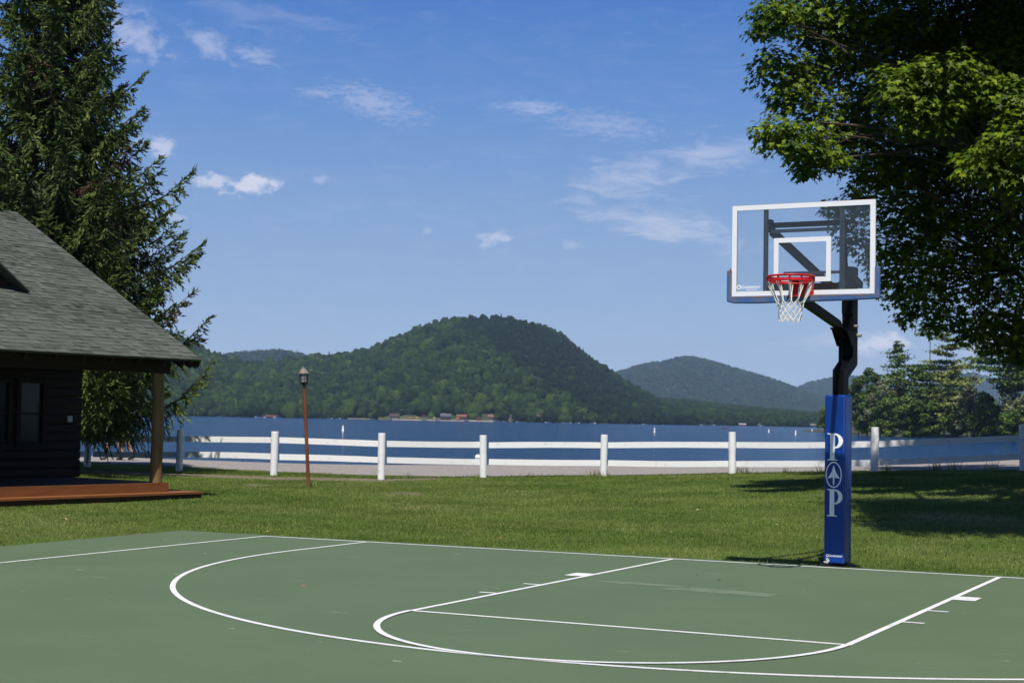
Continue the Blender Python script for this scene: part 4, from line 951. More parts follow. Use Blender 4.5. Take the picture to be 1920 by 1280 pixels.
    u, t, p = scatter(zD, 9500, 1190, 2000, 1420, 2300, 1.05, 35)
    con = r.uniform(0, 1, len(u)) < .45; R_ = r.uniform(3, 5.5, len(u))*np.where(con, .65, 1)
    tag(woods('woods', p-np.array([0, 0, .5]), R_, R_*np.where(con, 3.0, 1.7), con, np.clip(.46+.1*wob(u*.03, t*9, 1, 9)+r.normal(0, .12, len(u))+np.where(con, -.2, 0), 0, 1), wm, 45), 'low hazy forest along the far right shore', 'woods')
    # bare rock
    rock = mat('granite', (.11, .095, .09), .9, (.21, .175, .16), .08, 6)
    def outcrop(u, v, wu, hv, zf, d0, d1, seed):
        ts = np.linspace(.01, 1, 400); zz = zf(np.full(400, u), ts); dd = d0+(d1-d0)*ts; vv = horiz(u)-(zz-CAM[2])/dd*FPX
        i = int(np.argmin(np.abs(vv-v))); d = dd[i]-9*d/d if False else dd[i]-8; rr = np.random.default_rng(seed)
        V = IV*np.array([wu/FPX*d, 6, hv/FPX*d])*(1+rr.normal(0, .16, (len(IV), 1))); c, s = math.cos(-YAW), math.sin(-YAW); V = np.stack([V[:, 0]*R0[0]+V[:, 1]*FH[0], V[:, 0]*R0[1]+V[:, 1]*FH[1], V[:, 2]], -1)+P(u, v, d)
        tag(npmesh('rock_outcrop', V, IF, rock), kind='structure')
    for q in [(1012, 684, 9, 5), (1003, 712, 10, 6), (1020, 690, 4, 9), (997, 716, 5, 4), (455, 762, 7, 6), (462, 764, 1.6, 6)]: outcrop(q[0], q[1], q[2], q[3], zA, 1290, 1950, int(q[0]))
    for q in [(1232, 691, 14, 2.6), (1222, 695, 10, 2), (1282, 688, 5, 3)]: outcrop(q[0], q[1], q[2], q[3], zC, 3300, 4500, int(q[0]))
    return zA, zD
zA, zD = build_hills()

# ------------------------------------------------------------------ needles, leaves
def spindles(Pb, D, L_, Rr, tone, name, material, parent, sides=3):
    n = len(Pb); D = D/np.linalg.norm(D, axis=1, keepdims=True); a = np.cross(D, np.array([.21, .4, .9])); a /= np.linalg.norm(a, axis=1, keepdims=True)+1e-9; b = np.cross(D, a)
    r = np.random.default_rng(n); ph = r.uniform(0, 6.28, n); k = sides+2; V = np.empty((n, k, 3)); V[:, 0] = Pb; V[:, k-1] = Pb+D*L_[:, None]
    for j in range(sides):
        an = ph+2*math.pi*j/sides; V[:, 1+j] = Pb+D*(L_*.38)[:, None]+(a*np.cos(an)[:, None]+b*np.sin(an)[:, None])*Rr[:, None]
    F = []
    for j in range(sides): F += [(0, 1+(j+1) % sides, 1+j), (k-1, 1+j, 1+(j+1) % sides)]
    F = (np.array(F)[None]+(np.arange(n)*k)[:, None, None]).reshape(-1, 3)
    return npmesh(name, V.reshape(-1, 3), F, material, parent, attrs={'tone': np.repeat(tone, k)})
bark = mat('bark', (.045, .033, .025), .9, (.085, .065, .05), 6, 7, bump=.6, bscale=14, stretch=(2, 2, .6))
bark_grey = mat('grey_bark', (.10, .09, .078), .9, (.19, .17, .15), 5, 7, bump=.6, stretch=(2, 2, .6))

def build_spruce():
    d = 39.5; x, y = G(88, d); z = float(gz(x, y)); base = np.array([x, y, z])
    root = empty('spruce_tree', base, 'tall dark spruce with drooping branches standing behind the cabin', 'tree')
    r = np.random.default_rng(17); H = 16.4
    mb = MB(); mb.tube([(0, 0, -.3), (0, 0, 1), (.03, .02, 5), (.0, .03, 10), (0, 0, H)], [.34, .29, .22, .12, .02], 12); mb.build('trunk', bark, root, smooth=True)
    Rz = lambda z_: np.interp(z_, [0, 1.2, 3, 5, 6.5, 7.6, 8.8, 10.2, 11.1, 12, 14, H], [3.5, 4.0, 4.0, 3.85, 3.7, 3.25, 2.3, 2.15, 2.1, 1.65, 1.0, .1])
    PB = []; DR = []; LN = []; RD = []; TN = []; mbb = MB()
    zb = 1.85; k = 0
    while zb < H-.2:
        nb = 9 if zb < 13 else 7; a0 = r.uniform(0, 6.28)
        for q in range(nb):
            az = a0+2*math.pi*(q+r.uniform(-.28, .28))/nb; hz = zb+r.uniform(-.16, .16); L_ = float(Rz(hz))*r.uniform(.66, 1.14 if hz < 4.5 else 1.04)
            ns = 11; t = np.linspace(0, 1, ns); up = r.uniform(-.06, .10); sag = r.uniform(.12, .26)*(1 if hz < 11 else .5); tip = r.uniform(.16, .36)
            ca, sa = math.cos(az), math.sin(az); curl = r.uniform(-.12, .12)
            rad = L_*t; zz = hz+L_*(up*t-sag*np.sin(np.pi*t*.8)*1.0+tip*t**3.2); side = L_*curl*t**2
            Bp = np.stack([ca*rad-sa*side, sa*rad+ca*side, zz], -1)
            mbb.tube([tuple(p_) for p_ in Bp[::2]], list(np.interp(t[::2], [0, 1], [.035+.006*L_, .006])), 5)
            # branchlets either side and hanging below
            nl = int(L_/.040); tt = np.sort(r.uniform(.16, 1.0, nl)); pos = np.stack([np.interp(tt, t, Bp[:, c]) for c in range(3)], -1)
            dirb = np.stack([np.interp(tt, t, np.gradient(Bp[:, c])) for c in range(3)], -1); dirb /= np.linalg.norm(dirb, axis=1, keepdims=True)
            s = np.where(np.arange(nl) % 2 == 0, 1, -1); lat = np.cross(dirb, [0, 0, 1.]); lat /= np.linalg.norm(lat, axis=1, keepdims=True)+1e-9
            endw = np.interp(tt, [.16, .5, .85, 1], [.55, 1.0, .7, .25]); bl = r.uniform(.36, .88, nl)*endw*np.interp(L_, [.5, 4], [.5, 1])
            hang = r.uniform(.5, 2.3, nl)*np.interp(tt, [0, .7, 1], [1.2, .9, .1]); 
            dl = dirb*r.uniform(.35, .8, (nl, 1))+lat*s[:, None]*r.uniform(.45, 1.0, (nl, 1))-np.array([0, 0, 1])*hang[:, None]; dl /= np.linalg.norm(dl, axis=1, keepdims=True)
            bt = float(np.clip(r.normal(.5, .16), 0, 1)); dead = r.uniform() < .03
            for i in range(nl):
                nt_ = max(2, int(bl[i]/.038)); f = (np.arange(nt_)+r.uniform(0, .6))/nt_; f = f[f < 1]; nn = len(f)
                p_ = pos[i]+dl[i]*(bl[i]*f)[:, None]-np.array([0, 0, 1])*((bl[i]*f)**2*.35)[:, None]
                rv = r.normal(0, 1, (nn, 3)); dd = dl[i]*.9+rv*.27+np.array([0, 0, .04])
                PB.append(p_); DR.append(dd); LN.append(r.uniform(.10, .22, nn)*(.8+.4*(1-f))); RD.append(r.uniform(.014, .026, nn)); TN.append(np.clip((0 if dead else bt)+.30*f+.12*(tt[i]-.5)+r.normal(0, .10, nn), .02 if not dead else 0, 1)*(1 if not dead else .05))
            nt_ = int(L_/.035); f = r.uniform(.2, 1.0, nt_); p_ = np.stack([np.interp(f, t, Bp[:, c]) for c in range(3)], -1)
            dd = np.stack([np.interp(f, t, np.gradient(Bp[:, c])) for c in range(3)], -1); dd /= np.linalg.norm(dd, axis=1, keepdims=True)
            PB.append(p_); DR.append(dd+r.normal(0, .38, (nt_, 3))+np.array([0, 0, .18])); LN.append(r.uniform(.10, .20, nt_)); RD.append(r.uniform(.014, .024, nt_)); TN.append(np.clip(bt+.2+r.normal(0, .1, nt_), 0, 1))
        zb += r.uniform(.30, .42) if zb < 12 else .34
        k += 1
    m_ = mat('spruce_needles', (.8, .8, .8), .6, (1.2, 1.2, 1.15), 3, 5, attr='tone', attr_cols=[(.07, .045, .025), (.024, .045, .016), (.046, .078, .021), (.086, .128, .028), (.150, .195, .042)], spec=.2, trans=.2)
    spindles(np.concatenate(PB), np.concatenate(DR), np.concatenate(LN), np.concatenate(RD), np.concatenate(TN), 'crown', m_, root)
    mbb.build('limb', bark, root)
    print('spruce twigs', sum(len(a) for a in PB))
build_spruce()

LEAF = np.array([(0, .2, -.05), (0, 0, 0), (.42, -.12, .0), (.30, .12, .0), (.62, .42, .03), (.22, .42, 0), (0, .98, -.06), (-.22, .42, 0), (-.62, .42, .03), (-.30, .12, 0), (-.42, -.12, 0)])
LEAFF = np.array([(0, i, i+1) for i in range(1, 10)]+[(0, 10, 1)])
def leaves(C, Nn, Tdir, size, tone, name, material, parent):
    n = len(C); Nn = Nn/np.linalg.norm(Nn, axis=1, keepdims=True); T = Tdir-Nn*np.sum(Tdir*Nn, 1, keepdims=True); T /= np.linalg.norm(T, axis=1, keepdims=True)+1e-9; B = np.cross(T, Nn)
    V = C[:, None, :]+(B[:, None, :]*LEAF[None, :, 0:1]+T[:, None, :]*LEAF[None, :, 1:2]+Nn[:, None, :]*LEAF[None, :, 2:3])*size[:, None, None]
    F = (LEAFF[None]+(np.arange(n)*11)[:, None, None]).reshape(-1, 3)
    return npmesh(name, V.reshape(-1, 3), F, material, parent, attrs={'tone': np.repeat(tone, 11)})
def build_maple():
    d = 30.0; x, y = G(2085, d); z = float(gz(x, y)); base = np.array([x, y, z])
    root = empty('maple_tree', base, 'large maple with broad green leaves overhanging from the right edge', 'tree')
    r = np.random.default_rng(23)
    # boughs: (u, v, depth, radius m)
    B = [(1450, 25, 29, .55), (1500, 10, 30, .8), (1570, 0, 30, .9), (1425, 55, 29, .28), (1530, 60, 30, .45), (1462, 120, 29.5, .62), (1510, 150, 30, .55), (1478, 180, 29.5, .5), (1560, 110, 30.5, .7), (1620, 60, 30, 1.0), (1680, 20, 30, 1.1),
         (1452, 245, 28.5, .48), (1490, 262, 28.5, .55), (1530, 285, 29, .55), (1510, 318, 29, .3), (1560, 215, 30, .8), (1570, 300, 29.5, .35), (1610, 250, 30, .8), (1640, 180, 30, .9), (1700, 120, 31, 1.1), (1750, 40, 31, 1.2), (1820, 50, 31, 1.3), (1900, 30, 31, 1.4),
         (1690, 160, 27.0, .62), (1740, 140, 27.0, .50), (1800, 135, 27.2, .55), (1720, 215, 27.2, .60), (1770, 200, 27.2, .5), (1850, 170, 27.2, .45), (1905, 190, 27.0, .55), (1890, 270, 26.5, .6), (1840, 310, 26.5, .5), (1915, 330, 26.5, .6),
         (1640, 330, 30.0, .65), (1610, 375, 30.5, .45), (1690, 290, 31, 1.0), (1760, 290, 31.5, 1.2), (1850, 230, 31.5, 1.3), (1700, 405, 31, .75), (1585, 410, 31.5, .45), (1560, 392, 31.5, .28), (1603, 450, 31.5, .42), (1668, 470, 31, .6), (1725, 380, 31.5, 1.1), (1800, 380, 31.5, 1.2), (1880, 400, 31.5, 1.3),
         (1700, 480, 31, .95), (1780, 480, 31, 1.1), (1860, 500, 31, 1.2), (1655, 520, 31, .3), (1690, 545, 31, .45), (1740, 560, 30.5, .7), (1700, 590, 30.5, .32), (1760, 600, 30.5, .42), (1820, 590, 30.5, .7), (1815, 625, 30.5, .38), (1870, 620, 30.5, .55), (1900, 590, 30.5, .8), (1900, 655, 30.3, .4), (1860, 655, 30.3, .22), (1940, 660, 30.3, .45),
         (1950, 120, 30, 1.4), (1980, 260, 30, 1.5), (1980, 420, 30, 1.5), (1990, 560, 30, 1.3), (1960, 640, 31, .8)]
    bo = [(P(u, v, dd), rr, 1) for (u, v, dd, rr) in B]
    LIT = np.array([P(u, v, dd) for (u, v, dd, rr) in B if dd < 29 or (dd == 29 and u < 1540) or dd == 29.5 or (v < 60 and u < 1560)])
    # the rest of the crown: above the picture, towards the camera and off to the right
    l0, d0 = LD(x, y)
    for k in range(190):
        for _ in range(90):
            a = r.uniform(0, 6.28); q = r.uniform(.25, 1)**.5; zc = r.uniform(4.5, 15.5); hh = (zc-3.5)/12.5; rad = 8.2*math.sin(math.pi*min(max(hh*.82+.22, 0), 1))**.7
            l = l0+math.cos(a)*q*rad*.84; dd = d0-1.5+math.sin(a)*q*rad*1.5
            if dd < 16.3: continue
            px_, py_ = XY(l, dd); q3 = np.array([px_, py_, zc]); w3 = q3-LIT; al_ = w3@TOSUN; per = np.linalg.norm(w3-al_[:, None]*TOSUN, axis=1)
            if ((al_ > 0) & (per < 2.2)).any(): continue
            u = 960+FPX*l/dd; v = horiz(u)-(zc-CAM[2])/dd*FPX; rp = 1.15/dd*FPX
            if v+rp < -6 or u-rp > 1935 or (dd > 32 and u > 1720 and v < 300 and u-rp > 1660): break
        else: continue
        if u < 1480: continue
        px_, py_ = XY(l, dd); bo.append((np.array([px_, py_, zc]), r.uniform(.85, 1.4), 0))
    for (c, rr, vis) in list(bo):      # the upper storey that shades the boughs below
        if not vis: continue
        l, dd = LD(c[0], c[1]); u = 960+FPX*l/dd; v = horiz(u)-(c[2]-CAM[2])/dd*FPX
        if not (v > 325 or (u > 1545 and v < 125 and dd > 29.9) or (u > 1560 and dd > 30.9)): continue
        k = 1.0
        while True:
            q3 = c+TOSUN*k/TOSUN[2]; l, d3 = LD(q3[0], q3[1]); v3 = horiz(960+FPX*l/d3)-(q3[2]-CAM[2])/d3*FPX
            if v3 < -95: break
            k += .25
        for j in range(2):
            q3 = c+TOSUN*(k+.2+1.3*j)/TOSUN[2]+r.normal(0, .25, 3)*(1, 1, .3); w3 = q3-LIT; al_ = w3@TOSUN; per = np.linalg.norm(w3-al_[:, None]*TOSUN, axis=1)
            if not ((al_ > 0) & (per < 1.45)).any(): bo.append((q3, 1.15 if j == 0 else 1.3, 0))
    for k in range(90):      # lower boughs reaching towards the court, just above the picture
        dd = r.uniform(17.5, 26); u = r.uniform(1640+(26-dd)*18, 2250); zc = CAM[2]+(horiz(u)+r.uniform(95, 240))/FPX*dd+.9; l = (u-960)/FPX*dd; px_, py_ = XY(l, dd); q3 = np.array([px_, py_, float(zc)]); w3 = q3-LIT; al_ = w3@TOSUN; per = np.linalg.norm(w3-al_[:, None]*TOSUN, axis=1)
        if not ((al_ > 0) & (per < 2.0)).any(): bo.append((q3, r.uniform(.7, 1.15), 0))
    for k in range(420):      # high boughs whose shade falls on the lawn before the fence
        gd = r.uniform(26, 37); gu = r.uniform(1560, 2080) if gd > 28 else r.uniform(1740, 2080); zc = r.uniform(9.5, 15); gx_, gy_ = G(gu, gd); q3 = np.array([gx_, gy_, 0])+TOSUN*zc/TOSUN[2]; l, dd = LD(q3[0], q3[1]); v3 = horiz(960+FPX*l/dd)-(zc-CAM[2])/dd*FPX
        w3 = q3-LIT; al_ = w3@TOSUN; per = np.linalg.norm(w3-al_[:, None]*TOSUN, axis=1)
        if v3 > -110 or ((al_ > 0) & (per < 1.5)).any() or r.random() > .22: continue
        bo.append((q3, r.uniform(.8, 1.2), 0))
    C = []; Nn = []; T = []; S = []; TN = []; ctr = np.array([x, y, z+8.0]); mb = MB(); tw = MB()
    mb.tube([(0, 0, -.4), (0, 0, .4), (.05, 0, 2.4), (0, .1, 6), (0, 0, 12), (0, 0, 15)], [.62, .50, .42, .34, .16, .03], 16)
    # main limbs, each towards a share of the boughs
    AL = np.array([b_[0]-base for b_ in bo]); seeds = AL[r.permutation(len(AL))[:13]]
    for _ in range(6):
        w_ = np.argmin(((AL[:, None]-seeds[None])**2).sum(-1), 1); seeds = np.array([AL[w_ == q].mean(0) if (w_ == q).any() else seeds[q] for q in range(13)])
    LP = [np.array([0, 0, h]) for h in (4, 6, 8, 10, 12)]
    for q in seeds:
        h0 = max(2.6, min(q[2]-.75*math.hypot(q[0], q[1]), 11)); a_ = np.array([0, 0, h0]); n_ = np.linalg.norm(q-a_); tt = np.linspace(0, 1, 9)[:, None]; crv = a_+(q-a_)*tt+np.sin(np.pi*tt)*np.array([0, 0, .09*n_])+np.sin(2*np.pi*tt)*r.normal(0, .045, 3)*n_
        mb.tube([tuple(p_) for p_ in crv], list(np.interp(tt[:, 0], [0, 1], [.045+.009*n_, .022])), 8); LP += list(crv[1:])
    LP = np.array(LP)
    for (c, rr, vis) in bo:
        l_, d_ = LD(c[0], c[1]); thin = .62 if (vis and horiz(960+FPX*l_/d_)-(c[2]-CAM[2])/d_*FPX > 370) else 1.0
        rel = c-base; ds = np.linalg.norm(LP-rel, axis=1)+.35*np.maximum(LP[:, 2]-rel[2], 0)+1.2*np.maximum(np.abs(rel[2]-LP[:, 2])-np.hypot(LP[:, 0]-rel[0], LP[:, 1]-rel[1]), 0); j_ = int(np.argmin(ds)); st = LP[max(j_-3, 0)]; L_ = np.linalg.norm(rel-st); mid = (st+rel)/2+r.normal(0, .06, 3)*L_+np.array([0, 0, .06*L_])
        pts = [tuple(st), tuple((st+mid)/2), tuple(mid), tuple((mid+rel)/2+np.array([0, 0, .03*L_])), tuple(rel)]; mb.tube(pts, [.018+.006*L_, .015+.005*L_, .014+.003*L_, .011, .006], 6)
        for q in range(int(5+6*rr)):
            dv = r.normal(0, 1, 3); dv[2] *= .5; dv /= np.linalg.norm(dv); s_ = np.array(pts[3])+(rel-np.array(pts[3]))*r.uniform(0, 1); tw.tube([tuple(s_), tuple(s_+dv*rr*.5+np.array([0, 0, .05])), tuple(s_+dv*rr*.95)], [.010, .006, .003], 4)
        n = int((1500*thin if vis else 700)*rr**2*(1.25 if rr < .6 else 1.0)); dv = r.normal(0, 1, (n, 3)); dv /= np.linalg.norm(dv, axis=1, keepdims=True); q = r.uniform(0, 1, n)**.33
        # lumpy outline
        lum = 1+.28*np.sin(dv[:, 0]*5+c[0]*7)*np.sin(dv[:, 1]*5+c[1]*5+1)+.2*np.sin(dv[:, 2]*7+c[2]*9)
        pos = dv*(q*lum)[:, None]*np.array([rr, rr, rr*.72]); pos[:, 2] -= .12*rr*(pos[:, 0]**2+pos[:, 1]**2)/rr**2
        out = dv*np.array([1, 1, .6]); nr = np.array([.05, -.25, .80])+out*.70+r.normal(0, .30, (n, 3))
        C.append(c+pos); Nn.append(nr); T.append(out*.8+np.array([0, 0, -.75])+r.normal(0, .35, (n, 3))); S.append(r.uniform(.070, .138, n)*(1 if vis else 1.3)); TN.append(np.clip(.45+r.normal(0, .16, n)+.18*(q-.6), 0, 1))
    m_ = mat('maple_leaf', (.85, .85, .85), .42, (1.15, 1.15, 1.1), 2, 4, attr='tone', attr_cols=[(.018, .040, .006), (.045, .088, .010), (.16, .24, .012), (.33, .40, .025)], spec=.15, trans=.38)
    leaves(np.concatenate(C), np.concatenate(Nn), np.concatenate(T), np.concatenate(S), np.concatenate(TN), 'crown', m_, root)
    bpy.data.objects['crown'] if False else None
    o = [q for q in root.children if q.name.startswith('crown')][0]; o.matrix_parent_inverse = Matrix.Translation(-root.location)
    mb.build('trunk', bark, root, smooth=True); tw.build('twigs', bark, root)
    print('maple leaves', sum(len(a) for a in C))
build_maple()

# ------------------------------------------------------------------ trees on the wooded point to the right
def clump_faces(C, S, tone, r, flat=.6):
    """small ragged leaf sprays: two crossing quads cut to kites"""
    n = len(C); nr = r.normal(0, 1, (n, 3)); nr[:, 2] = np.abs(nr[:, 2])+flat; nr /= np.linalg.norm(nr, axis=1, keepdims=True); a = np.cross(nr, r.normal(0, 1, (n, 3))); a /= np.linalg.norm(a, axis=1, keepdims=True); b = np.cross(nr, a)
    k = np.array([(1, 0), (.25, .45), (-.9, .25), (-.35, -.1), (-.6, -.75), (.3, -.4)]); V = C[:, None, :]+(a[:, None, :]*k[None, :, 0:1]+b[:, None, :]*k[None, :, 1:2])*S[:, None, None]
    F = np.array([(0, 1, 3), (1, 2, 3), (3, 4, 5), (3, 5, 0)]); F = (F[None]+(np.arange(n)*6)[:, None, None]).reshape(-1, 3); return V.reshape(-1, 3), F, np.repeat(tone, 6)
FOL = {
 'pine': mat('pine_foliage', (.8, .8, .8), .8, (1.2, 1.2, 1.2), .5, 5, attr='tone', attr_cols=[(.030, .058, .016), (.076, .126, .030), (.150, .210, .052)], spec=.1, trans=.15),
 'pale_pine': mat('pale_pine_foliage', (.8, .8, .8), .8, (1.2, 1.2, 1.2), .5, 5, attr='tone', attr_cols=[(.065, .095, .030), (.15, .185, .055), (.25, .28, .09)], spec=.1, trans=.15),
 'broad': mat('broadleaf_foliage', (.8, .8, .8), .8, (1.2, 1.2, 1.2), .5, 5, attr='tone', attr_cols=[(.036, .070, .016), (.094, .150, .030), (.175, .235, .048)], spec=.1, trans=.2),
 'grey': mat('grey_foliage', (.8, .8, .8), .8, (1.2, 1.2, 1.2), .5, 5, attr='tone', attr_cols=[(.08, .10, .05), (.17, .195, .095), (.27, .29, .15)], spec=.1, trans=.2)}
def far_tree(u, d, vtop, vbase, width, kind, label, group, seed, trunk_r=.22, cb=.1, dens=1.0, lean=0.0):
    """width in px at its widest; cb = share of the height that is bare trunk"""
    r = np.random.default_rng(seed); zb = WATER_Z+.3 if vbase is None else elev(u, vbase, d); zt = elev(u, vtop, d); H = zt-zb; x, y = XY((u-960)/FPX*d, d); W = width/FPX*d/2
    root = empty('pine_tree' if 'pine' in kind else 'tree', (x, y, zb), label, 'tree', group)
    mb = MB(); mb.tube([(0, 0, -1.5), (0, 0, H*.3), (lean*H*.5, 0, H*.6), (lean*H, 0, H*.97)], [trunk_r*1.1, trunk_r*.9, trunk_r*.6, trunk_r*.12], 7)
    C = []; S = []; T = []
    if 'pine' in kind:
        nl = int(H/1.35)
        for i in range(nl):
            if nl*.45 < i < nl-3 and r.random() < .28: continue
            f = cb+(1-cb)*(i+r.uniform(0, .7))/nl; prof = np.interp(f, [cb, cb+.12, .45, .75, .92, 1], [.45, .85, 1.0, .70, .38, .08]); nb = r.integers(3, 6)
            for q in range(nb):
                a = r.uniform(0, 6.28); L_ = W*prof*r.uniform(.30, 1.25); up = r.uniform(-.12, .30); tip = np.array([math.cos(a)*L_+lean*H*f, math.sin(a)*L_, H*f+up*L_]); st = np.array([lean*H*f, 0, H*f])
                mb.tube([tuple(st), tuple((st+tip)/2+np.array([0, 0, .04*L_])), tuple(tip)], [.07, .045, .02], 4)
                n = int(34*L_*dens); g = r.uniform(.22, 1.05, n)**.75; pos = st+(tip-st)*g[:, None]; w_ = .20*L_+.28; pos = pos+r.normal(0, 1, (n, 3))*np.array([w_, w_, .20]); C.append(pos); S.append(r.uniform(.22, .52, n)); T.append(np.clip(.5+r.normal(0, .22)+r.normal(0, .14, n)+.15*(pos[:, 2]-st[2]), 0, 1))
    else:
        nl = int(16+W*5)
        for i in range(nl):
            f = cb+(1-cb)*r.uniform(.05, .97)**.9; prof = np.interp(f, [cb, cb+.15, .5, .8, 1], [.65, .9, 1.0, .75, .15]); a = r.uniform(0, 6.28); q = W*prof*r.uniform(.1, .95)**.6; c = np.array([math.cos(a)*q+lean*H*f, math.sin(a)*q, H*f]); rr = r.uniform(.5, 1.0)*(W*.26+.45)
            st = np.array([lean*H*f, 0, H*max(f-.22, .12)]); mb.tube([tuple(st), tuple(c)], [.06, .02], 4)
            n = int(120*rr**2*dens); dv = r.normal(0, 1, (n, 3)); dv /= np.linalg.norm(dv, axis=1, keepdims=True); C.append(c+dv*(rr*r.uniform(.35, 1.1, n)**.6)[:, None]*np.array([1, 1, .75])); S.append(r.uniform(.16, .40, n)); T.append(np.clip(.5+r.normal(0, .18)+r.normal(0, .14, n), 0, 1))
    V, F, tn = clump_faces(np.concatenate(C), np.concatenate(S), np.concatenate(T), r)
    npmesh('crown', V, F, FOL[kind], root, attrs={'tone': tn}); mb.build('trunk', bark_grey, root)
    return root
def build_point():
    # ground of the wooded point
    us = np.linspace(1470, 2600, 60); ts = np.linspace(0, 1, 20); u, t = np.meshgrid(us, ts)
    near = np.interp(us, [1470, 1530, 1580, 1640, 1700, 1790, 1900, 2050, 2600], [560, 520, 450, 400, 370, 372, 345, 300, 240])[None]+0*t
    d = near+(700-near)*t*.8; z = WATER_Z-.5+2.4*np.sin(np.pi*np.clip(t, 0, 1))**.5; z = np.where(us[None] < 1560, np.minimum(z, WATER_Z-.5+1.2*(us[None]-1470)/90), z); x, y = XY((u-960)/FPX*d, d)
    V = np.stack([x, y, z], -1).reshape(-1, 3); n = len(us); i, j = np.meshgrid(np.arange(n-1), np.arange(len(ts)-1)); a = (j*n+i).ravel()
    tag(npmesh('wooded_point', V, np.stack([a, a+1, a+n+1, a+n], 1), mat('shore_earth', (.03, .04, .016), .95, (.06, .06, .03), .3, 6)), kind='structure')
    g = 'trees on the wooded point'
    L_ = [(1745, 385, 604, None, 118, 'pine', 'tallest spreading pine on the point, its top forked against the cloud', .30, .12, 1.0, 0),
          (1688, 400, 634, None, 56, 'pine', 'slender pine with sparse layered limbs just left of the tallest pine', .20, .22, .75, -.03),
          (1772, 375, 622, None, 90, 'pale_pine', 'second tall pine crowding the right side of the tallest one', .24, .15, 1.0, .03),
          (1715, 372, 684, None, 84, 'pine', 'mid height pine under the slender pine on the point', .2, .02, 1.2, 0),
          (1788, 360, 690, None, 74, 'pale_pine', 'dense light green pine with tiered boughs at the right foot of the tall pines', .2, .02, 1.4, 0),
          (1628, 392, 692, None, 66, 'broad', 'rounded broadleaf tree at the left tip of the point', .2, .0, 1.1, 0),
          (1612, 405, 710, None, 46, 'grey', 'greyish airy tree directly right of the blue pole pad', .15, .0, .9, 0),
          (1652, 385, 712, None, 60, 'grey', 'pale grey green tree between the rounded tree and the pines', .15, .0, 1.0, 0),
          (1590, 430, 722, None, 50, 'broad', 'olive tree partly hidden behind the blue pole pad', .15, .0, 1.0, 0),
          (1548, 490, 762, None, 26, 'broad', 'small dark tree on the tip of the point left of the pole', .15, .0, 1.1, 0),
          (1668, 375, 752, None, 66, 'broad', 'low bushy tree at the water edge under the grey tree', .12, .0, 1.3, 0),
          (1706, 366, 760, None, 62, 'broad', 'low dark bush like tree at the waterline below the tall pines', .12, .0, 1.4, 0),
          (1745, 362, 742, None, 74, 'broad', 'dense green tree at the waterline in front of the tallest pine', .15, .0, 1.4, 0),
          (1785, 356, 765, None, 60, 'broad', 'shaded low tree at the waterline right of the tallest pine', .12, .0, 1.4, 0),
          (1815, 352, 742, None, 52, 'grey', 'silvery airy tree with a pale trunk near the utility pole', .15, .1, .8, 0),
          (1827, 350, 704, None, 44, 'grey', 'pale pointed tree left of the dark overhanging pine', .15, .05, .8, 0),
          (1850, 346, 738, None, 56, 'broad', 'light green rounded tree below the dark overhanging pine', .15, .0, 1.2, 0),
          (1872, 342, 764, None, 54, 'broad', 'low yellowish tree in front of the utility pole', .12, .0, 1.3, 0),
          (1835, 345, 775, None, 50, 'broad', 'low olive shrub tree at the waterline near the silvery tree', .12, .0, 1.3, 0),
          (1900, 335, 712, None, 60, 'grey', 'tall silvery tree at the right edge of the point', .18, .1, .9, 0),
          (1928, 330, 735, None, 60, 'grey', 'thin pale tree cut by the right edge of the frame', .18, .1, .9, 0),
          (1905, 328, 770, None, 60, 'broad', 'low green thicket tree behind the last fence bay', .12, .0, 1.3, 0),
          (1955, 325, 748, None, 70, 'broad', 'bushy green tree beyond the right edge', .15, .0, 1.2, 0),
          (1640, 470, 735, None, 70, 'broad', 'dark tree standing behind the front row at the left tip', .15, .0, 1.2, 0),
          (1690, 470, 735, None, 90, 'broad', 'dark tree standing behind the front row under the slender pine', .15, .0, 1.2, 0),
          (1760, 470, 725, None, 100, 'broad', 'broad dark tree behind the dense tree of the waterline', .15, .0, 1.2, 0),
          (1850, 450, 755, None, 110, 'broad', 'broad dark tree filling the gap behind the utility pole', .15, .0, 1.2, 0),
          (1920, 430, 760, None, 110, 'broad', 'broad dark tree behind the silvery trees at the right edge', .15, .0, 1.2, 0)]
    for i, (u, d, vt, vb, w, k, lab, tr, cb, dn, ln) in enumerate(L_): far_tree(u, d, vt, vb, w, k, lab, g, 100+i, tr, cb, dn, ln)
    # dark pine standing nearer, above the others
    far_tree(1905, 338, 600, None, 150, 'pine', 'dark shaded pine hanging over the right edge below the maple', g, 200, .28, .40, 1.9, 0)
    x, y = XY((1875-960)/FPX*352, 352)
    up = empty('utility_pole', (x, y, WATER_Z), 'pale utility pole standing among the trees of the point', 'utility pole')
    mb = MB().tube([(0, 0, -.5), (0, 0, elev(1875, 724, 352)-WATER_Z)], [.17, .12], 8); mb.build('pole', mat('weathered_pole', (.30, .27, .25), .9, (.4, .37, .34), 3), up)
    zt = elev(1875, 724, 352)-WATER_Z; MB().tube([(.25, 0, zt-2.2), (.25, 0, zt-1.2)], .18, 8).build('transformer', mat('transformer_grey', (.35, .35, .36), .6), up)
build_point()

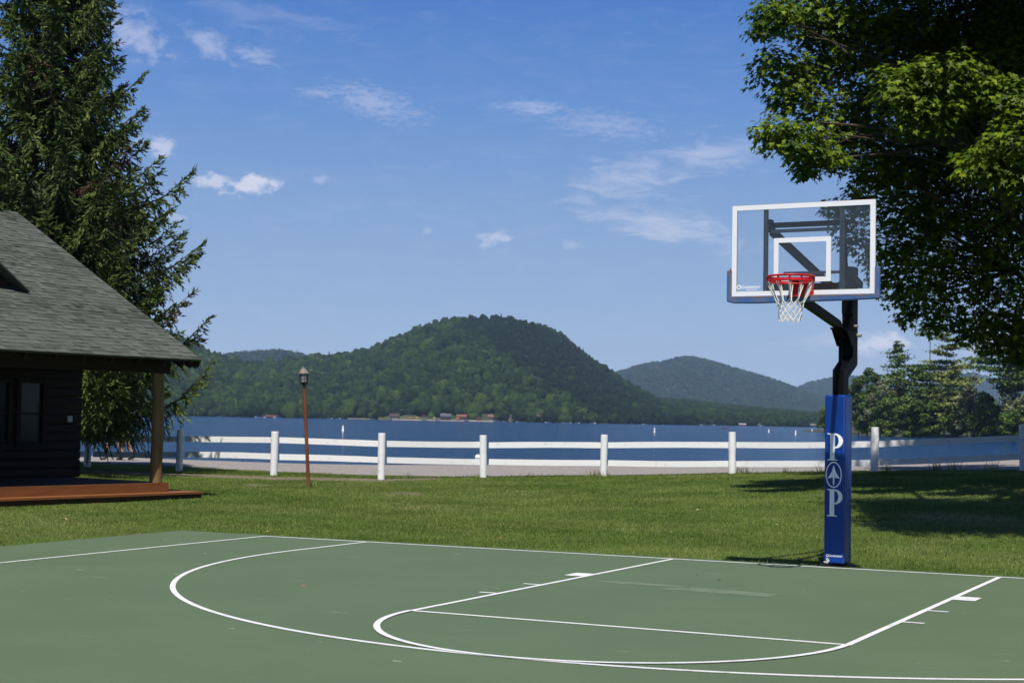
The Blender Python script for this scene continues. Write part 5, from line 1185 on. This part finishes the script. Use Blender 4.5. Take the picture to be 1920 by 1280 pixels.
# ------------------------------------------------------------------ mown grass blades
def build_grass():
    r = np.random.default_rng(77); L_ = []; D_ = []
    for d0 in np.arange(15, 46, 1.0):
        w0 = .36*(d0+1); dens = 1900*(19/max(d0, 19))**1.35; n = int(2*w0*1.0*dens); L_.append(r.uniform(-w0, w0, n)); D_.append(r.uniform(d0, d0+1, n))
    l = np.concatenate(L_); d = np.concatenate(D_); x, y = XY(l, d); z = gz(x, y)
    keep = ~((x > -9.20+.05*np.sin(y*7)+.03*np.sin(y*19)) & (y < .20+.035*np.sin(x*6.1)*np.sin(x*1.7)-.03*(r.uniform(0, 1, len(x)) < .3))); keep &= d < path_near(l, d)+.12
    n2 = .5+.5*wob(x*1.7, y*1.7, 1.0, 5); b = bare(x, y)+.35*(wob(x*9, y*9, 1.0, 6)); keep &= r.uniform(0, 1, len(x)) > np.clip(b*1.6-.25, 0, .97)
    # keep the cabin's own ground clear
    e2 = np.array([-.59, -.807]); e2 /= np.linalg.norm(e2); b2 = np.array([e2[1], -e2[0]]); ll = l+6.54; ddp = d-29.9; a_ = ll*e2[0]+ddp*e2[1]; q_ = ll*b2[0]+ddp*b2[1]
    keep &= ~((a_ > -.60) & (q_ > -.38) & (q_ < 3.2)) & ~((a_ > -.05) & (q_ > -.05))
    x, y, z, l, d, n2 = [k[keep] for k in (x, y, z, l, d, n2)]; n = len(x)
    hgt = r.uniform(.016, .036, n)*(.8+.5*n2)*np.where(r.uniform(0, 1, n) < .03, 1.6, 1); a = r.uniform(0, 6.28, n); w = .0036*(d/19)**.9*r.uniform(.8, 1.5, n); lean = r.uniform(.1, .9, n)*hgt; la = r.uniform(0, 6.28, n)
    # taller tufts against the court, the posts and the fence line
    fe = np.clip(1-np.abs(d-path_near(l, d))/.35, 0, 1)*(r.uniform(0, 1, n) < .35); hgt = hgt*(1+1.2*fe)
    p0 = np.stack([x-np.cos(a)*w, y-np.sin(a)*w, z-.005], -1); p1 = np.stack([x+np.cos(a)*w, y+np.sin(a)*w, z-.005], -1); p2 = np.stack([x+np.cos(la)*lean, y+np.sin(la)*lean, z+hgt], -1)
    V = np.stack([p0, p1, p2], 1).reshape(-1, 3); F = np.arange(3*n).reshape(-1, 3)
    u = 960+FPX*l/d
    mow = .11*wob(x*.5, y*.5, 1.0, 8)+.10*wob(x*2.2, y*2.2, 1.0, 12)+.06*wob(x*6, y*6, 1.0, 14); dry = np.clip(.5+.5*wob(x*.8+3, y*.8, 1.0, 15), 0, 1)**3*.30*np.clip((x+4)/4, 0, 1)
    tone = np.clip(.42+mow+r.normal(0, .13, n)+dry+np.where(r.uniform(0, 1, n) < .05, .3, 0), 0, 1)
    m_ = mat('grass_blades', (.85, .85, .85), .55, (1.15, 1.15, 1.1), .6, 4, attr='tone', attr_cols=[(.050, .092, .017), (.102, .160, .030), (.172, .228, .050), (.27, .275, .105), (.38, .32, .18)], spec=.08, trans=.25)
    o = npmesh('grass', V, F, m_, attrs={'tone': np.repeat(tone, 3)}); tag(o, 'short mown green grass between the court and the fence', 'grass', kind='stuff')
    print('blades', n)
build_grass()

# ------------------------------------------------------------------ far shore: cottages, boats, buoys
def shore_frame(u, d): return XY((u-960)/FPX*d, d)
def build_shore():
    r = random.Random(9); rz = -YAW
    sand = mat('sand', (.24, .205, .165), .95, (.33, .28, .235), .3, 5); bank = mat('bank_grass', (.05, .065, .022), .95, (.085, .085, .035), .15, 5)
    def strip(name, us, d0, d1, z0, z1, m_):
        V = []; F = []
        for u in us:
            for d, z in ((d0-1.5, WATER_Z-.5), (d0, z0), (d1, z1)):
                x, y = XY((u-960)/FPX*d, d); V.append((x, y, z+(r.uniform(-.2, .2) if d == d1 else 0)))
        for i in range(len(us)-1):
            for j in range(2): a = 3*i+j; F.append((a, a+3, a+4, a+1))
        tag(npmesh(name, np.array(V), np.array(F), m_), kind='structure')
    strip('beach', list(range(738, 946, 8)), 1262, 1284, -.75, -.45, sand); strip('lawn_bank', list(range(712, 838, 7)), 1278, 1312, -.40, 2.6, bank); strip('lawn_bank', list(range(842, 940, 7)), 1280, 1310, -.40, 1.6, bank)
    strip('beach', list(range(655, 700, 6)), 1270, 1290, -.8, -.1, mat('pale_bank', (.07, .075, .035), .95, (.15, .13, .08), .2))
    wm_ = lambda n_, c: mat(n_, tuple(k*.5 for k in c), .8, tuple(k*.34 for k in c), .8)
    winm = mat('cottage_window', (.02, .025, .035), .2)
    def cottage(u, v0, v1, w, wall, roofc, label, d=1276, depth=7.0, gable=False, porch=False):
        W = w/FPX*d; zb = elev(u, v1, d)-.3; H = elev(u, v0, d)-zb; x, y = shore_frame(u, d); root = empty('cottage', (x, y, zb), label, 'cottage', 'cottages along the far shore', rz)
        he = H*.60; wmat = wm_('cottage_wall', wall); rm = wm_('cottage_roof', roofc)
        if gable:
            mb = MB().prism([(-W/2, -1), (W/2, -1), (W/2, he), (0, H-.15), (-W/2, he)], (0, 0, 0), (1, 0, 0), (0, 0, 1), (0, depth, 0)); wl_ = mb.build('wall', wmat, root)
            mb = MB()
            for s in (-1, 1):
                a = (s*(W/2+.4), he-.25); b = (0, H); mb.prism([a, b, (b[0], b[1]+.15), (a[0], a[1]+.15)], (0, -.5, 0), (1, 0, 0), (0, 0, 1), (0, depth+1, 0))
            mb.build('roof', rm, root)
        else:
            MB().box(-W/2, W/2, 0, depth, -1, he).build('wall', wmat, root)
            mb = MB().prism([(-.7, he-.1), (depth+.7, he-.1), (depth/2, H)], (-W/2-.4, 0, 0), (0, 1, 0), (0, 0, 1), (W+.8, 0, 0)); mb.build('roof', rm, root)
        n = max(2, int(W/2.0))
        for i in range(n):
            cx_ = -W/2+W*(i+.5)/n
            for zz in ([.28] if he < 3.2 else [.18, .62]): MB().box(cx_-.45, cx_+.45, -.05, .02, he*zz, he*zz+1.1).build('window', winm, root)
        if porch: MB().box(-W/2, W/2, -2.0, -.06, he*.42, he*.46).build('deck', wm_('cottage_deck', (.5, .48, .46)), root)
    cottage(742, 774.5, 788, 17, (.46, .46, .50), (.13, .09, .08), 'white lakeside cottage with brown roof, leftmost of those on the beach', porch=True)
    cottage(797, 775, 783, 10, (.22, .10, .075), (.14, .08, .07), 'small reddish cottage on the grassy bank above the beach', d=1300, gable=True)
    cottage(838, 775, 786, 19, (.30, .28, .34), (.22, .22, .25), 'pale lavender grey house with wide dark windows on the far shore', porch=True)
    cottage(868, 776.5, 787, 18, (.24, .18, .16), (.36, .15, .10), 'house with rust red roof on the far shore', d=1274)
    cottage(900, 777, 790, 9, (.27, .10, .06), (.20, .12, .09), 'narrow red brown gabled cottage at the water', d=1270, gable=True)
    cottage(922.5, 777, 787, 10, (.28, .30, .28), (.36, .19, .18), 'small grey cottage with pinkish roof on the far shore')
    cottage(959.5, 779, 792, 8, (.42, .34, .26), (.10, .08, .08), 'tan cottage half hidden by trees right of the beach', d=1266, gable=True)
    cottage(1012, 769, 778, 7, (.30, .23, .18), (.12, .09, .08), 'tan cottage high among the trees above the shore', d=1283, gable=True)
    cottage(511, 777.5, 785, 21, (.20, .10, .08), (.20, .10, .085), 'long low reddish boathouse left of the lamp post', d=1262)
    cottage(1395, 793, 799.5, 12, (.62, .60, .60), (.5, .46, .46), 'white flat roofed boathouse on the far right shore', d=1400, porch=True)
    cottage(1428, 793.5, 800, 6, (.50, .48, .50), (.36, .36, .38), 'tiny pale cottage beside the white boathouse', d=1400, gable=True)
    cottage(1527, 794, 801, 9, (.34, .34, .40), (.30, .28, .32), 'grey boathouse near the left side of the hoop pole', d=1360)
    hullw = mat('boat_hull', (.75, .75, .76), .4, (.65, .65, .68), 3); seat = mat('boat_canopy', (.18, .2, .26), .7)
    proto = []
    def boat(u, d, L_, label, group, heading=0.0, m_=hullw, canopy=True, name='motorboat'):
        x, y = shore_frame(u, d); root = empty(name, (x, y, WATER_Z), label, 'boat', group, rz+heading)
        st = [(-.5, .34, .42), (-.2, .40, .45), (.15, .36, .52), (.38, .18, .62), (.5, .01, .70)]; V = []; F = []
        for (fx, fw, fh) in st: V += [(fx*L_, -fw*L_*.42, fh*L_*.22), (fx*L_*.95, -fw*L_*.2, -.15), (fx*L_*.95, fw*L_*.2, -.15), (fx*L_, fw*L_*.42, fh*L_*.22)]
        for i in range(4):
            for j in range(4): F.append((4*i+j, 4*i+(j+1) % 4, 4*i+4+(j+1) % 4, 4*i+4+j))
        F += [(0, 1, 2, 3), (19, 18, 17, 16)]; MB().add(V, F).build('hull', m_, root)
        if canopy:
            h = L_*.30; MB().box(-.22*L_, .12*L_, -.13*L_, .13*L_, h, h+.08).build('canopy', seat, root)
            MB().prism([(.10*L_, L_*.11), (.2*L_, L_*.11), (.13*L_, L_*.22), (.10*L_, L_*.22)], (0, -.12*L_, 0), (1, 0, 0), (0, 0, 1), (0, .24*L_, 0)).build('windscreen', winm, root)
        return root
    for (u, L_, lab) in [(487, 4.5, 'leftmost white boat on the far shore, bow by the reddish boathouse'),
        (495, 5, 'second white boat from the left, beside the reddish boathouse'),
        (523, 5.5, 'longer white boat moored at the right end of the reddish boathouse'),
        (621, 4.5, 'white boat on the far shore first to the right of the lamp post'),
        (637, 4, 'white boat on the far shore above the leftmost marker buoy'),
        (664, 3.5, 'white boat between the leftmost marker buoy and the second white fence post'),
        (800, 4.2, 'white boat below the small reddish gabled cottage'),
        (822, 4, 'white boat beside the pale yellow parasol'),
        (879, 4.5, 'white boat at the right end of the rust roofed house'),
        (931, 5, 'white boat right of the small grey cottage with pinkish roof'),
        (944, 4, 'white boat left of the tan cottage half hidden in trees'),
        (950, 3.5, 'small white boat close against the left of the tan cottage'),
        (975, 3.6, 'white boat first to the right of the half hidden tan cottage'),
        (1031, 4.8, 'white boat on the shore below the tan cottage high in the trees'),
        (1061, 3.4, 'left boat of three small white ones at the foot of the dark flank'),
        (1070, 3.2, 'middle boat of three small white ones at the foot of the dark flank'),
        (1085, 3.6, 'right boat of three small white ones at the foot of the dark flank'),
        (1114, 4.6, 'white boat on the far shore above the fifth white fence post'),
        (1211, 3.6, 'white boat just left of the buoy off the foot of the hill'),
        (1305, 4.4, 'white boat where the big hill ends at the water'),
        (1319, 3.6, 'white boat second to the right of where the big hill ends'),
        (1338, 4.2, 'white boat left of the small red boat'),
        (1432, 3.8, 'white boat in front of the tiny pale cottage by the boathouse')]:
        boat(u, 1250 if u < 1250 else 1360, L_*1.15, lab, 'white boats moored along the far shore', r.uniform(-.35, .35)+(math.pi if r.random() < .5 else 0))
    boat(1361, 690, 3.0, 'small red boat out on the open water', None, .3, mat('red_hull', (.45, .06, .04), .5), False, 'rowboat')
    buoy = mat('buoy_white', (.85, .85, .85), .5); band = mat('buoy_orange', (.7, .22, .05), .6)
    for (u, d, h, lb) in [(646.5, 273, .98, 'white marker buoy right of the lamp post, leftmost on the lake'), (1229.7, 385, 1.1, 'white marker buoy off the foot of the big hill'), (1443.8, 470, .95, 'white marker buoy just right of the tall fence post, farther out'),
                          (1494, 397, 1.05, 'white marker buoy closest to the left side of the pole pad'), (1524.8, 555, .95, 'faint small white buoy in front of the grey boathouse')]:
        x, y = shore_frame(u, d); root = empty('marker_buoy', (x, y, WATER_Z), lb, 'buoy', 'white marker buoys on the lake')
        MB().lathe([(.02, -.4), (.20, -.3), (.21, .12), (.14, .20), (.13, h*.86), (.09, h)], 14).build('float', buoy, root, smooth=True); MB().lathe([(.134, h*.55), (.134, h*.68)], 14).build('band', band, root)
    x, y = shore_frame(900, 107); root = empty('mooring_ball', (x, y, WATER_Z), 'round white mooring ball floating just behind the fence', 'mooring ball')
    MB().lathe([(.02, -.19), (.12, -.15), (.19, -.05), (.205, .04), (.17, .14), (.09, .20), (.02, .215)], 18).build('float', buoy, root, smooth=True); MB().tube([(0, 0, .2), (0, 0, .27)], .015, 6).build('ring', M['grey_steel'], root)
    x, y = shore_frame(1549, 655); root = empty('dock', (x, y, WATER_Z), 'low brown wooden dock reaching out from the wooded point', 'dock', None, rz)
    wd = mat('dock_wood', (.17, .10, .07), .8, (.25, .16, .11), 2); MB().box(-3, 4, -1.2, 1.2, .55, .75).build('deck', wd, root)
    for q in (-2.8, -.2, 2.6): MB().tube([(q, -1.1, -1), (q, -1.1, 1.0)], .1, 6).build('pile', wd, root)
    # a few parasols and loungers read as coloured specks on the beach
    for (u, c, lb) in [(772, (.35, .06, .03), 'red parasol on the grass left of the middle of the beach'), (785, (.50, .16, .08), 'orange parasol on the beach below the small reddish cottage'), (817, (.25, .24, .10), 'pale yellow parasol at the foot of the bank'), (861, (.55, .15, .07), 'orange parasol in front of the house with rust red roof')]:
        d = 1272; x, y = shore_frame(u, d); root = empty('parasol', (x, y, -.6), lb, 'parasol', 'parasols on the far beach')
        MB().tube([(0, 0, 0), (0, 0, 2.2)], .05, 6).build('pole', buoy, root); MB().lathe([(1.5, 1.55), (1.48, 1.62), (.8, 2.05), (.03, 2.35)], 10).build('canopy', mat('parasol_cloth', c, .8), root)
build_shore()

# ------------------------------------------------------------------ two walkers on the lake road behind the spruce
def build_person(u, d, heading, phase, shirt, shorts, hair, sock, label, H=1.72):
    x, y = G(u, d); z = float(gz(x, y))+.012; root = empty('person', (x, y, z), label, 'person', 'walkers on the lake road', heading)
    s = H/1.72; st = .26*phase
    J = {'pelvis': (0, 0, .94), 'waist': (.01, 0, 1.06), 'chest': (.02, 0, 1.28), 'neck0': (.02, 0, 1.43), 'neck': (.035, 0, 1.50), 'head0': (.045, 0, 1.58), 'head1': (.045, 0, 1.66), 'nose': (.10, 0, 1.60)}
    def leg(sd, f):
        n = 'L' if sd > 0 else 'R'; J['hip'+n] = (0, .09*sd, .90); J['knee'+n] = (.5*f+.05, .095*sd, .50); J['ank'+n] = (f, .09*sd, .09+.10*(f < 0)*abs(f)/.26); J['heel'+n] = (f-.03, .09*sd, .04+.10*(f < 0)*abs(f)/.26); J['toe'+n] = (f+.17, .10*sd, .03)
    leg(1, st); leg(-1, -st)
    def armj(sd, f):
        n = 'L' if sd > 0 else 'R'; J['sh'+n] = (.01, .17*sd, 1.40); J['el'+n] = (-.02+f*.4, .23*sd, 1.13); J['wr'+n] = (.08+f*.9, .23*sd, .92); J['palm'+n] = (.11+f*1.0, .23*sd, .855)
        for k, (a, l_) in enumerate([(-.025, .075), (-.008, .085), (.010, .08), (.026, .065)]): J['f%d%s' % (k, n)] = (.115+f*1.05+a, .228*sd, .82); J['g%d%s' % (k, n)] = (.135+f*1.1+a*1.2, .215*sd, .82-l_+.02)
        J['t'+n] = (.145+f, .215*sd, .835); J['u'+n] = (.16+f*1.05, .205*sd, .80)
    armj(1, -st*.8); armj(-1, st*.8)
    R_ = {'pelvis': (.135, .10), 'waist': (.12, .09), 'chest': (.15, .105), 'neck0': (.085, .07), 'neck': (.05, .055), 'head0': (.075, .09), 'head1': (.07, .085), 'nose': (.014, .014)}
    for n in 'LR':
        R_.update({'hip'+n: (.085, .085), 'knee'+n: (.055, .058), 'ank'+n: (.036, .04), 'heel'+n: (.036, .036), 'toe'+n: (.036, .026), 'sh'+n: (.055, .055), 'el'+n: (.038, .038), 'wr'+n: (.025, .028), 'palm'+n: (.018, .036), 't'+n: (.010, .010), 'u'+n: (.008, .008)})
        for k in range(4): R_['f%d%s' % (k, n)] = (.009, .009); R_['g%d%s' % (k, n)] = (.007, .007)
    E_ = [('pelvis', 'waist'), ('waist', 'chest'), ('chest', 'neck0'), ('neck0', 'neck'), ('neck', 'head0'), ('head0', 'head1'), ('head0', 'nose')]
    for n in 'LR':
        E_ += [('pelvis', 'hip'+n), ('hip'+n, 'knee'+n), ('knee'+n, 'ank'+n), ('ank'+n, 'heel'+n), ('heel'+n, 'toe'+n), ('neck0', 'sh'+n), ('sh'+n, 'el'+n), ('el'+n, 'wr'+n), ('wr'+n, 'palm'+n), ('wr'+n, 't'+n), ('t'+n, 'u'+n)]+[e for k in range(4) for e in (('palm'+n, 'f%d%s' % (k, n)), ('f%d%s' % (k, n), 'g%d%s' % (k, n)))]
    def skin(name, edges, m_, parent, k=1.0, add=0.0, rootj='pelvis', over=None):
        ks = []; [ks.append(a) for e in edges for a in e if a not in ks]; me = bpy.data.meshes.new(name); P_ = dict(J); P_.update(over or {})
        me.from_pydata([tuple(c*s for c in P_[a]) for a in ks], [(ks.index(a), ks.index(b)) for a, b in edges], []); me.materials.append(m_); o = bpy.data.objects.new(name, me); COL.objects.link(o); o.parent = parent
        md = o.modifiers.new('skin', 'SKIN'); md.use_smooth_shade = True; sub_ = o.modifiers.new('sub', 'SUBSURF'); sub_.levels = 1; sub_.render_levels = 1
        for i, a in enumerate(ks):
            q = me.skin_vertices[0].data[i]; q.radius = ((R_[a][0]*k+add)*s, (R_[a][1]*k+add)*s); q.use_root = (a == rootj)
        return o
    sk = mat('skin', (.42, .20, .115), .55, (.36, .17, .10), 8); body = skin('body', E_, sk, root)
    skin('shirt', [('pelvis', 'waist'), ('waist', 'chest'), ('chest', 'neck0')]+[p for n in 'LR' for p in (('neck0', 'sh'+n), ('sh'+n, 'el'+n))], mat('shirt', shirt, .8), root, 1.02, .014, 'pelvis', {'el'+n: tuple(J['sh'+n][i]*.35+J['el'+n][i]*.65 for i in range(3)) for n in 'LR'})
    skin('shorts', [('waist', 'pelvis')]+[p for n in 'LR' for p in (('pelvis', 'hip'+n), ('hip'+n, 'knee'+n))], mat('shorts', shorts, .8), root, 1.03, .016, 'pelvis', {'knee'+n: tuple(J['hip'+n][i]*.3+J['knee'+n][i]*.7 for i in range(3)) for n in 'LR'} | {'waist': (.01, 0, 1.02)})
    for n in 'LR': skin('shoe', [('ank'+n, 'heel'+n), ('heel'+n, 'toe'+n)], mat('shoe', sock, .7), root, 1.05, .012, 'heel'+n)
    V = IV*np.array([.092, .082, .085])*s+np.array([.022, 0, 1.645])*s; V = V[:, :]; npmesh('hair', V, IF, mat('hair', hair, .8), root, smooth=True)
build_person(221, 49.0, math.pi+.55, 1, (.05, .32, .55), (.015, .015, .02), (.05, .03, .02), (.02, .02, .025), 'person in a light blue shirt and dark shorts striding left on the lake road')
build_person(244.5, 49.4, math.pi+.5, -.8, (.50, .30, .36), (.02, .02, .03), (.03, .02, .015), (.015, .015, .02), 'person in a pink shirt and dark shorts walking behind the blue shirted one', 1.68)

# ------------------------------------------------------------------ fallen leaves on lawn and court, weeds by the fence
def build_litter():
    r = np.random.default_rng(55)
    brown = mat('dead_leaf', (.85, .85, .85), .7, (1.1, 1.1, 1.1), 3, attr='tone', attr_cols=[(.13, .055, .025), (.25, .14, .06), (.45, .38, .27)])
    C = []
    for (u, v) in [(124, 970), (131, 972), (118, 968), (497, 996), (930, 1008), (1300, 968), (1345, 940), (675, 1000), (1190, 955), (830, 975), (1830, 1010), (1700, 985), (560, 940), (250, 945)]:
        for q in range(3): l, d = bases(u+r.normal(0, 5), v+r.normal(0, 1.5)); x, y = XY(l, d); C.append((x, y, float(gz(x, y))+.05))
    for k in range(46):
        l, d = r.uniform(-6, 6), r.uniform(9, 42); l = l*d/22; x, y = XY(l, d); on = (x > -9.2) & (y < .2)
        if on and r.random() < .8: continue
        C.append((x, y, float(cz(x, y))+.012 if on else float(gz(x, y))+.045))
    C = np.array(C); n = len(C); leaves(C, np.array([0, 0, 1.])+r.normal(0, .25, (n, 3)), r.normal(0, 1, (n, 3)), r.uniform(.025, .055, n), r.uniform(0, .8, n), 'fallen_leaves', brown, None)
    tag(bpy.data.objects['fallen_leaves'], 'scattered brown dead leaves lying on lawn and court', 'leaves', kind='stuff')
    # weeds
    V = []; T = []
    for (u, dd_, h, n) in [(1385, .2, .28, 26), (1405, .3, .22, 20), (1120, .1, .22, 40), (1135, -.2, .18, 40), (345, .1, .25, 18), (905, .05, .16, 30), (1668, .3, .26, 24), (1760, .5, .5, 30), (1790, .4, .45, 26), (1860, .6, .4, 24), (596, -5.2, .16, 40), (770, .4, .2, 12), (1480, .3, .2, 16), (1000, .2, .16, 14), (1545, .2, .35, 18), (365, .8, .22, 12)]:
        d = float(np.interp(u, FU, FD))+dd_; x0, y0 = G(u, d)
        for k in range(n):
            x, y = x0+r.normal(0, .10), y0+r.normal(0, .10); z = float(gz(x, y)); hh = h*r.uniform(.4, 1.1); a = r.uniform(0, 6.28); w = .010; ln = r.uniform(.1, .5)*hh; la = r.uniform(0, 6.28)
            V += [(x-math.cos(a)*w, y-math.sin(a)*w, z), (x+math.cos(a)*w, y+math.sin(a)*w, z), (x+math.cos(la)*ln, y+math.sin(la)*ln, z+hh)]; T += [r.uniform(.1, .9)]*3
    o = npmesh('weeds', np.array(V), np.arange(len(V)).reshape(-1, 3), bpy.data.materials['grass_blades'], attrs={'tone': T}); tag(o, 'longer weeds and grass tufts around the fence posts', 'weeds', kind='stuff')
build_litter()

# ------------------------------------------------------------------ haze
def build_haze():
    m_ = bpy.data.materials.new('air_haze'); m_.use_nodes = True; nt = m_.node_tree; nt.nodes.clear(); out = nt.nodes.new('ShaderNodeOutputMaterial'); v = nt.nodes.new('ShaderNodeVolumePrincipled')
    v.inputs['Color'].default_value = (.50, .71, 1.0, 1); v.inputs['Density'].default_value = 7.0e-5; v.inputs['Anisotropy'].default_value = .0
    nt.links.new(v.outputs[0], out.inputs['Volume'])
    mb = MB(); pts = [(-3200, -420), (3400, -420), (5200, 7200), (-5200, 7200)]; w = [XY(l, d) for l, d in pts]; n = 4; z0, z1 = WATER_Z-3.2, 225.0
    mb.add([(x, y, z0) for x, y in w]+[(x, y, z1) for x, y in w], [(3, 2, 1, 0), (4, 5, 6, 7), (0, 1, 5, 4), (1, 2, 6, 5), (2, 3, 7, 6), (3, 0, 4, 7)])
    tag(mb.build('haze', m_), kind='stuff')
build_haze()
